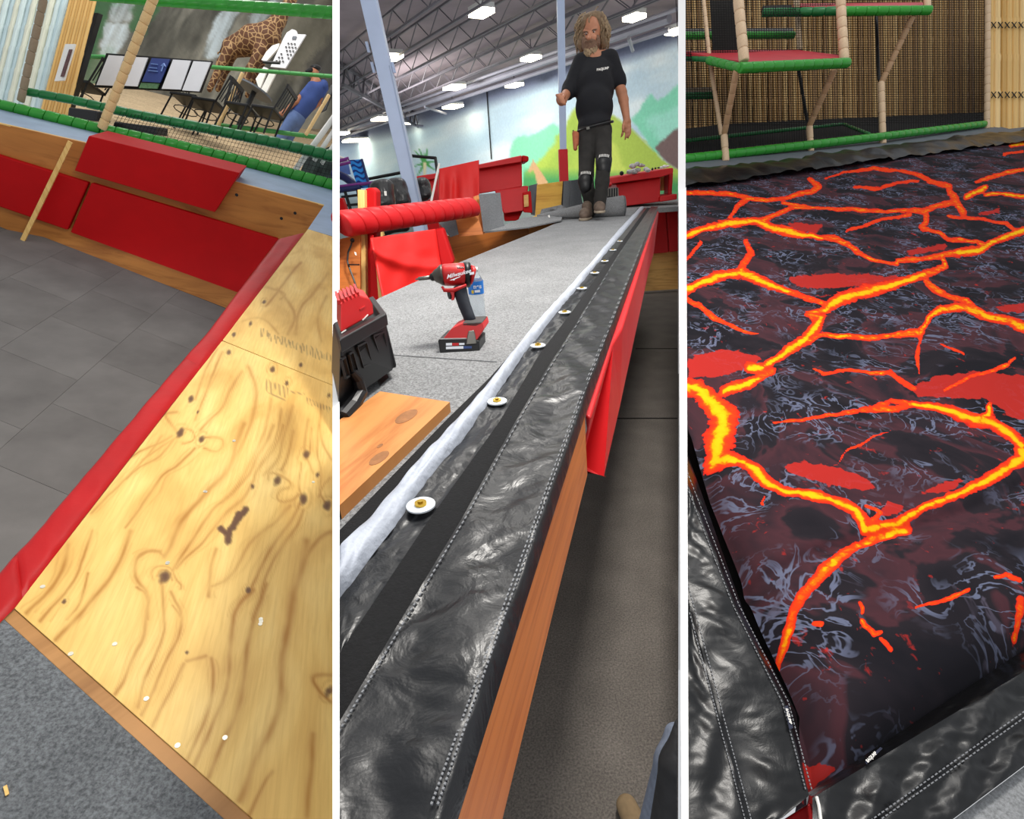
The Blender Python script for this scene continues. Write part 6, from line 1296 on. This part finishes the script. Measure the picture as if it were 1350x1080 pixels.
def wr(A, B, seed): return lambda s, L: .004 + np.clip(1 - np.abs(2 * s - 1), 0, 1) ** .4 * (A * vnoise(L * 13 + s * 1.6, s * 1.3, seed) + B * vnoise(L * 30 - s * 2.4, s * 1.9, seed + 1) + .0012 * vnoise(L * 80, s * 4, seed + 2))
LI = line([(895, 608), (904.5, 633), (969, 800), (1034, 929), (1066, 1050), (1030, 1080), (960, 1110)]); LJ = line([(885, 520), (904, 569), (989, 800), (1058, 925), (1073, 1036), (1074, 1060)]); LS = line([(880, 690), (905, 784), (984, 1080), (990, 1110)])
fl1 = thing('vinyl_flap', 'wrinkled black vinyl frame flap along the left of airbag', 'vinyl flap', PL(980, 900, G3))
rows('outer_band', lambda y: np.full_like(y, 860.), LS, 690, 1105, bv1, fl1, wr(.009, .005, 11))
rows('main_band', LS, LI, 612, 1105, bv1, fl1, wr(.009, .005, 21), nx=24, step=2)
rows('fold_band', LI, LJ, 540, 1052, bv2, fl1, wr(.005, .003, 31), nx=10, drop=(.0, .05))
fl2 = thing('vinyl_flap', 'wrinkled black vinyl frame flap along the near end of airbag', 'vinyl flap', PL(1250, 1000, G3))
cI = lambda x: 1052 + (x - 1072) * -.597; cJ = lambda x: 1035 + (x - 1072) * -.658; cS = lambda x: 1080 + (x - 1157) * -.71; cO = lambda x: 1076 + (x - 1262) * -.75
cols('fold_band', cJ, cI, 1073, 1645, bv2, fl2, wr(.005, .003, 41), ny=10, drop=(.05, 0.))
cols('main_band', cI, cS, 1070, 1645, bv1, fl2, wr(.009, .005, 51), ny=24, step=2)
cols('outer_band', cS, lambda x: np.minimum(cO(x), 1200), 1070, 1645, bv1, fl2, wr(.010, .005, 61), ny=20, step=2)
for la, fn, par, rng_ in ((LS, 0, fl1, np.arange(700, 1085, 5.)), (LI, 0, fl1, np.arange(625, 1045, 5.))):
    sg = []
    for y in rng_:
        for off in (-4, 4):
            x = float(la(np.array(y))) + off; x2 = float(la(np.array(y + 3.))) + off
            if x > 902: sg.append(beam(PL(x, y, G3) + UP3 * .008, PL(x2, y + 3, G3) + UP3 * .008, .002, .002, UP3))
    o = obj('stitching', *join(*sg), stm, par); o['kind'] = 'stuff'
sg = []
for x in np.arange(1085, 1350, 5.):
    for off in (-4, 4): sg.append(beam(PL(x, cS(x) + off, G3) + UP3 * .008, PL(x + 3, cS(x + 3) + off, G3) + UP3 * .008, .002, .002, UP3))
o = obj('stitching', *join(*sg), stm, fl2); o['kind'] = 'stuff'
# small brand tags
nvt = plain('navy_tag', (26, 32, 56), .6)
for q, par in (([(1032, 936), (1036, 934), (1043, 964), (1038, 966)], fl1), ([(1137, 1008), (1157, 989), (1160, 991), (1139, 1012)], fl2)):
    tg = obj('brand_tag', *prism([PL(x, y, G3) + UP3 * .014 for x, y in q], -UP3 * .002), nvt, par)
    a, b = (PL(1033.5, 939, G3), PL(1040.5, 965, G3)) if par is fl1 else (PL(1139, 1009.5, G3), PL(1158, 991, G3))
    a, b = a + UP3 * .0165, b + UP3 * .0165; rt_ = unit(b - a); up_ = np.cross(UP3, rt_); text_mesh('tag_lettering', 'BAGJUMP', a - up_ * .0015, rt_, up_, .0052, MT['white_plastic'], tg, 0, .03)
tag(obj('corner_pad', *prism([PL(x, y, ground(ND3, 1.24)) for x, y in ((1030, 1082), (1069, 1057), (1082, 1085), (1080, 1110), (1020, 1110))], -UP3 * .06), MT['red_edge'], bevel=.004), 'red pad corner showing below the two vinyl flaps', 'pad')
obj('cord', *tube([PL(1074, 1054, G3) + UP3 * .012, PL(1077, 1066, G3) + UP3 * .012, PL(1080, 1085, G3) + UP3 * .01], .003, 6), MT['white_plastic'], fl2)
cpx = [(1235, 1100), (1262, 1077), (1645, 790), (1645, 1110)]
struct(obj('floor_corner', *prism([PL(x, y, ground(ND3, 1.215)) for x, y in cpx], -UP3 * .04), carpet('pale_grey_carpet', (140, 142, 144), .3, 160)), 'pale grey carpet beyond the near vinyl flap', 'carpet')
# dark pit under the bag
struct(obj('floor_bag', *prism([PL(x, y, ground(ND3, 1.45)) for x, y in ((899.5, 240), (1645, 140), (1645, 672), (1110, 1040), (1075, 1060), (899.5, 600))], -UP3 * .03), plain('dark_base', (26, 26, 26), .9)), 'dark base under the airbag', 'floor')
# far vinyl edge and ledge
fe = thing('vinyl_edge', 'crumpled black vinyl edge along the far side of airbag', 'vinyl edge', PL(1100, 215, G3))
def fedge(s, u):
    x = 899.5 + s * 745; a = 228 - (x - 905) * .121; b = 252 - (x - 905) * .143; p = PLs(x, a + (b - a) * u, G3); L = p @ bd_
    return p + UP3[None] * (.03 + .02 * vnoise(L * 5, u * 2, 3) + .016 * vnoise(L * 13 + u, u * 3, 4) + .03 * np.sin(u * 3.1))[:, None]
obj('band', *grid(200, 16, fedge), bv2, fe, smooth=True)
struct(obj('trim_2', *prism([PL(x, y, G3) + UP3 * .01 for x, y in ((899.5, 209), (1300, 164), (1330, 171), (1645, 136), (1645, 144), (1350, 176), (899.5, 231))], -UP3 * .05), MT['ledge_grey']), 'grey carpeted ledge between cage and airbag', 'ledge')
struct(obj('floor_cage', *prism([PL(x, y, G3) for x, y in ((899.5, 214), (1302, 166), (1445, 150), (1200, 146), (1060, 152), (899.5, 170))], -UP3 * .04), MT['black_matte']), 'black mat floor inside the play cage', 'floor')
# --- bamboo wall
bm_ = [cane_mesh('bamboo_cane', plain('brown_bamboo', c_, .55, .25, 3), 5) for c_ in ((176, 138, 84), (152, 116, 70), (196, 160, 104))]
wl_ = struct(obj('wall_bamboo', *prism([P(899.5, -20, 7.2), P(1306, -20, 8.2), P(1306, 170, 8.2), P(899.5, 190, 7.2)], FWV * .05), plain('dark_backing', (60, 46, 32), .9)), 'wall of brown bamboo canes behind the play cage', 'wall')
i = 0; x = 902.
while x < 1304:
    d = 7.1 + (x - 900) / 406 * 1.0; w_ = 6.6 + 1.2 * math.sin(i * 1.7); b = P(x, 178 - (x - 900) * .04, d); cane(bm_[(i * 7 + i // 3) % 3], b, P(x - .006 * (1300 - x), -18, d), w_ / 2 * d / F, wl_); x += w_; i += 1
bb_ = [cane_mesh('bamboo_cane', plain('golden_bamboo', c_, .45, .18, 3), 4) for c_ in ((226, 186, 116), (206, 164, 94), (236, 202, 140))]
wr_ = struct(obj('wall_bamboo_end', *prism([P(1302, -20, 7.05), P(1650, -20, 7.3), P(1650, 150, 7.3), P(1302, 174, 7.05)], FWV * .05), plain('tan_backing', (120, 88, 50), .9)), 'bright golden bamboo wall right of the cage corner post', 'wall')
i = 0; x = 1305.
while x < 1646:
    w_ = 8 + 1.5 * math.sin(i * 2.1); d = 6.98; cane(bb_[(i * 2 + i // 4) % 3], P(x, 174 - max(0, x - 1350) * .1, d), P(x + .3, -18, d), w_ / 2 * d / F, wr_); x += w_; i += 1
for y in (33, 125):
    for k in range(6):
        x = 1310 + k * 9; obj('cane_tie', *join(tube([P(x - 3, y - 4, 6.92), P(x + 3, y + 4, 6.92)], .006, 5), tube([P(x + 3, y - 4, 6.92), P(x - 3, y + 4, 6.92)], .006, 5)), MT['black'], wr_)
# --- play cage: posts, braces, rails, platforms, net
g1, g2, g3, g4 = PL(957, 213, G3), PL(1069, 200, G3), PL(1164, 190, G3), PL(1301, 170, G3); D1, D2_, D3, D4 = map(depth, (g1, g2, g3, g4))
cr, cbm = MT['cream_pale'], MT['cream_brace']
def post(lab, pts, wpx, mat=cr, seg=.11, name='cage_post', cat='post'):
    d = depth(pts[0]); foam(name, lab, cat, pts, wpx / 2 * d / F, wpx / 2 * d / F, seg, mat)
post('short cream foam post below the first tan brace', [P(954.5, 178, D1), g1], 9)
post('short cream foam post below the second tan brace', [P(1067, 166, D2_), g2], 8)
post('cream foam post below the tan brace of upper platform', [P(1161.5, 108, D3), g3], 8)
post('tall cream foam corner post beside golden bamboo', [P(1302.5, -16, D4), g4], 6.5)
post('tan foam brace under the near corner of red platform', [P(971, 93, D1 - .5), P(955, 176, D1)], 8.5, cbm, .1, 'cage_brace', 'brace')
post('tan foam brace under the far corner of red platform', [P(1100, 92, D2_ - .45), P(1067, 166, D2_)], 8, cbm, .1, 'cage_brace', 'brace')
post('tan foam brace under the upper platform', [P(1203, 22, D3 - .3), P(1162, 109, D3)], 7.5, cbm, .1, 'cage_brace', 'brace')
post('wide cream foam post on the near corner of red platform', [P(971.5, -18, D1 - .52), P(981, 81, D1 - .52)], 13, cr, .11)
post('cream foam post on the far corner of red platform', [P(1107, -18, D2_ - .45), P(1113, 80, D2_ - .45)], 11.5, cr, .11)
post('cream foam post at the back of red platform', [P(1049, -18, D2_ + .2), P(1054.5, 66, D2_ + .2)], 7, cr, .11)
post('slim cream post rising at the left behind the red platform', [P(925.5, -18, D1 + .1), P(935, 76, D1 + .1), P(951, 178, D1 + .1)], 5.5, cr, .11)
post('short cream post at the end of upper platform', [P(1221.5, -18, D3 - .35), P(1223, 10, D3 - .35)], 8, cr, .11)
post('slim black rope post behind the second brace', [P(1053, 92, D2_ + .15), P(1064, 160, D2_ + .15)], 4, MT['black'], .3)
post('slim black rope post behind the upper brace', [P(1155, 20, D3 + .1), P(1158.5, 106, D3 + .1)], 4, MT['black'], .3)
gr = MT['green']
foam('cage_rail', 'long green foam rail along the foot of the cage', 'rail', [P(899.5, 210, depth(PL(899.5, 215, G3)) - .03), P(1068, 191, D2_ - .03), P(1163, 180, D3 - .03), P(1298, 163.5, D4 - .03)], 6 * D1 / F, 4.2 * D4 / F, .12, gr)
foam('cage_rail', 'dark green foam rail at the back of cage floor', 'rail', [P(899.5, 186, D1 + .6), P(1030, 172, D2_ + .5), P(1112, 163.5, D2_ + .9)], 2.8 * D1 / F, 2.4 * D1 / F, .12, MT['green_dark'])
foam('cage_rail', 'short dark green foam rail across the cage floor', 'rail', [P(1112, 163.5, D2_ + .9), P(1146, 177, D2_ + .3)], 2.4 * D1 / F, 2.6 * D1 / F, .12, MT['green_dark'])
def platform(lab, top, ds, rails, m=None):
    t = thing('cage_platform', lab, 'platform', P(*top[0], ds[0])); pts = [P(x, y, d) for (x, y), d in zip(top, ds)]; obj('deck_pad', *prism(pts, -UP3 * .05), m or plain('red_deck', (186, 44, 54), .5, .08, 6), t, bevel=.008)
    for pts_, r, mt in rails: foam('', '', '', pts_, r, r, .12, mt, parent=t, part='rail_segment')
    return t
platform('red topped cage platform with green foam rails on braces', [(899.5, 67), (1046, 65), (1107, 72), (1107, 77), (985, 81.5), (940, 75)], [D1 + .15, D2_ + .1, D2_ - .4, D2_ - .45, D1 - .5, D1 - .1],
         [([P(975, 89.5, D1 - .55), P(1118, 83, D2_ - .5)], 6 * D1 / F, gr), ([P(934, 79.5, D1 - .1), P(978, 90, D1 - .55)], 5 * D1 / F, gr), ([P(899.5, 76, D1 + .2), P(934, 78.5, D1 - .05)], 3.4 * D1 / F, MT['green_dark'])])
platform('upper red cage platform with one green foam rail', [(1046, 4.5), (1217, 3), (1218.5, 9), (1110, 8.5), (1046, 8)], [D3, D3 - .1, D3 - .38, D3 - .4, D3 - .1], [([P(1005, 17, D3 - .1), P(1105, 14.5, D3 - .35)], 5 * D3 / F, MT['green_dark']), ([P(1111, 14.8, D3 - .42), P(1227, 13.6, D3 - .42)], 5.2 * D3 / F, gr)])
platform('black shelf with green foam rail behind the near post', [(899.5, 37), (1046, 36.5), (1046, 41), (899.5, 42)], [D2_ + .7, D2_ + .8, D2_ + .6, D2_ + .5], [([P(899.5, 47, D2_ + .5), P(1047, 46.5, D2_ + .6)], 4.6 * D3 / F, gr)], MT['black'])
platform('black upper shelf left of the upper platform rail', [(1005, 7), (1044, 6), (1044, 10), (1005, 12)], [D3 + .3] * 4, [], MT['black'])
platform('low black shelf with green rail at the left', [(899.5, 116), (940, 115), (941, 121), (899.5, 122)], [D1 + .8, D1 + .9, D1 + .6, D1 + .5], [([P(899.5, 126.5, D1 + .5), P(941, 125.5, D1 + .55)], 5 * D1 / F, MT['green_dark'])], MT['black'])
stand('net_curtain', 'dark net curtain hanging between left post and near post', 'net curtain', [(936, 0), (972, 0), (976, 66), (940, 68)], D1 + .3, plain('dark_netting', (44, 42, 40), .9, .3, 60), FWV * .01)
V = []
dn_ = lambda x: np.interp(x, [899, 957, 1069, 1164, 1302], [depth(PL(899.5, 215, G3)), D1, D2_, D3, D4]) + .12
for k in range(126):
    x = 900.5 + k * 3.2; V.append(tube([P(x - .025 * (1300 - x), -14, dn_(x)), P(x, 212 - (x - 905) * .115, dn_(x))], .0036, 3))
for k in range(64):
    y = -12 + k * 3.1; V.append(tube([P(x, y * (1 + 0) - 0 + (0 if y < 100 else 0), dn_(x)) for x in (899.5, 957, 1069, 1164, 1301) if y < 208 - (x - 905) * .115 or x < 958], .0032, 3)) if y < 165 else None
tag(obj('cage_net', *join(*V), MT['black_net']), 'fine black safety net covering the front of the bamboo cage', 'net')
for o in bpy.data.objects:
    if '_org' in o.keys(): del o['_org']
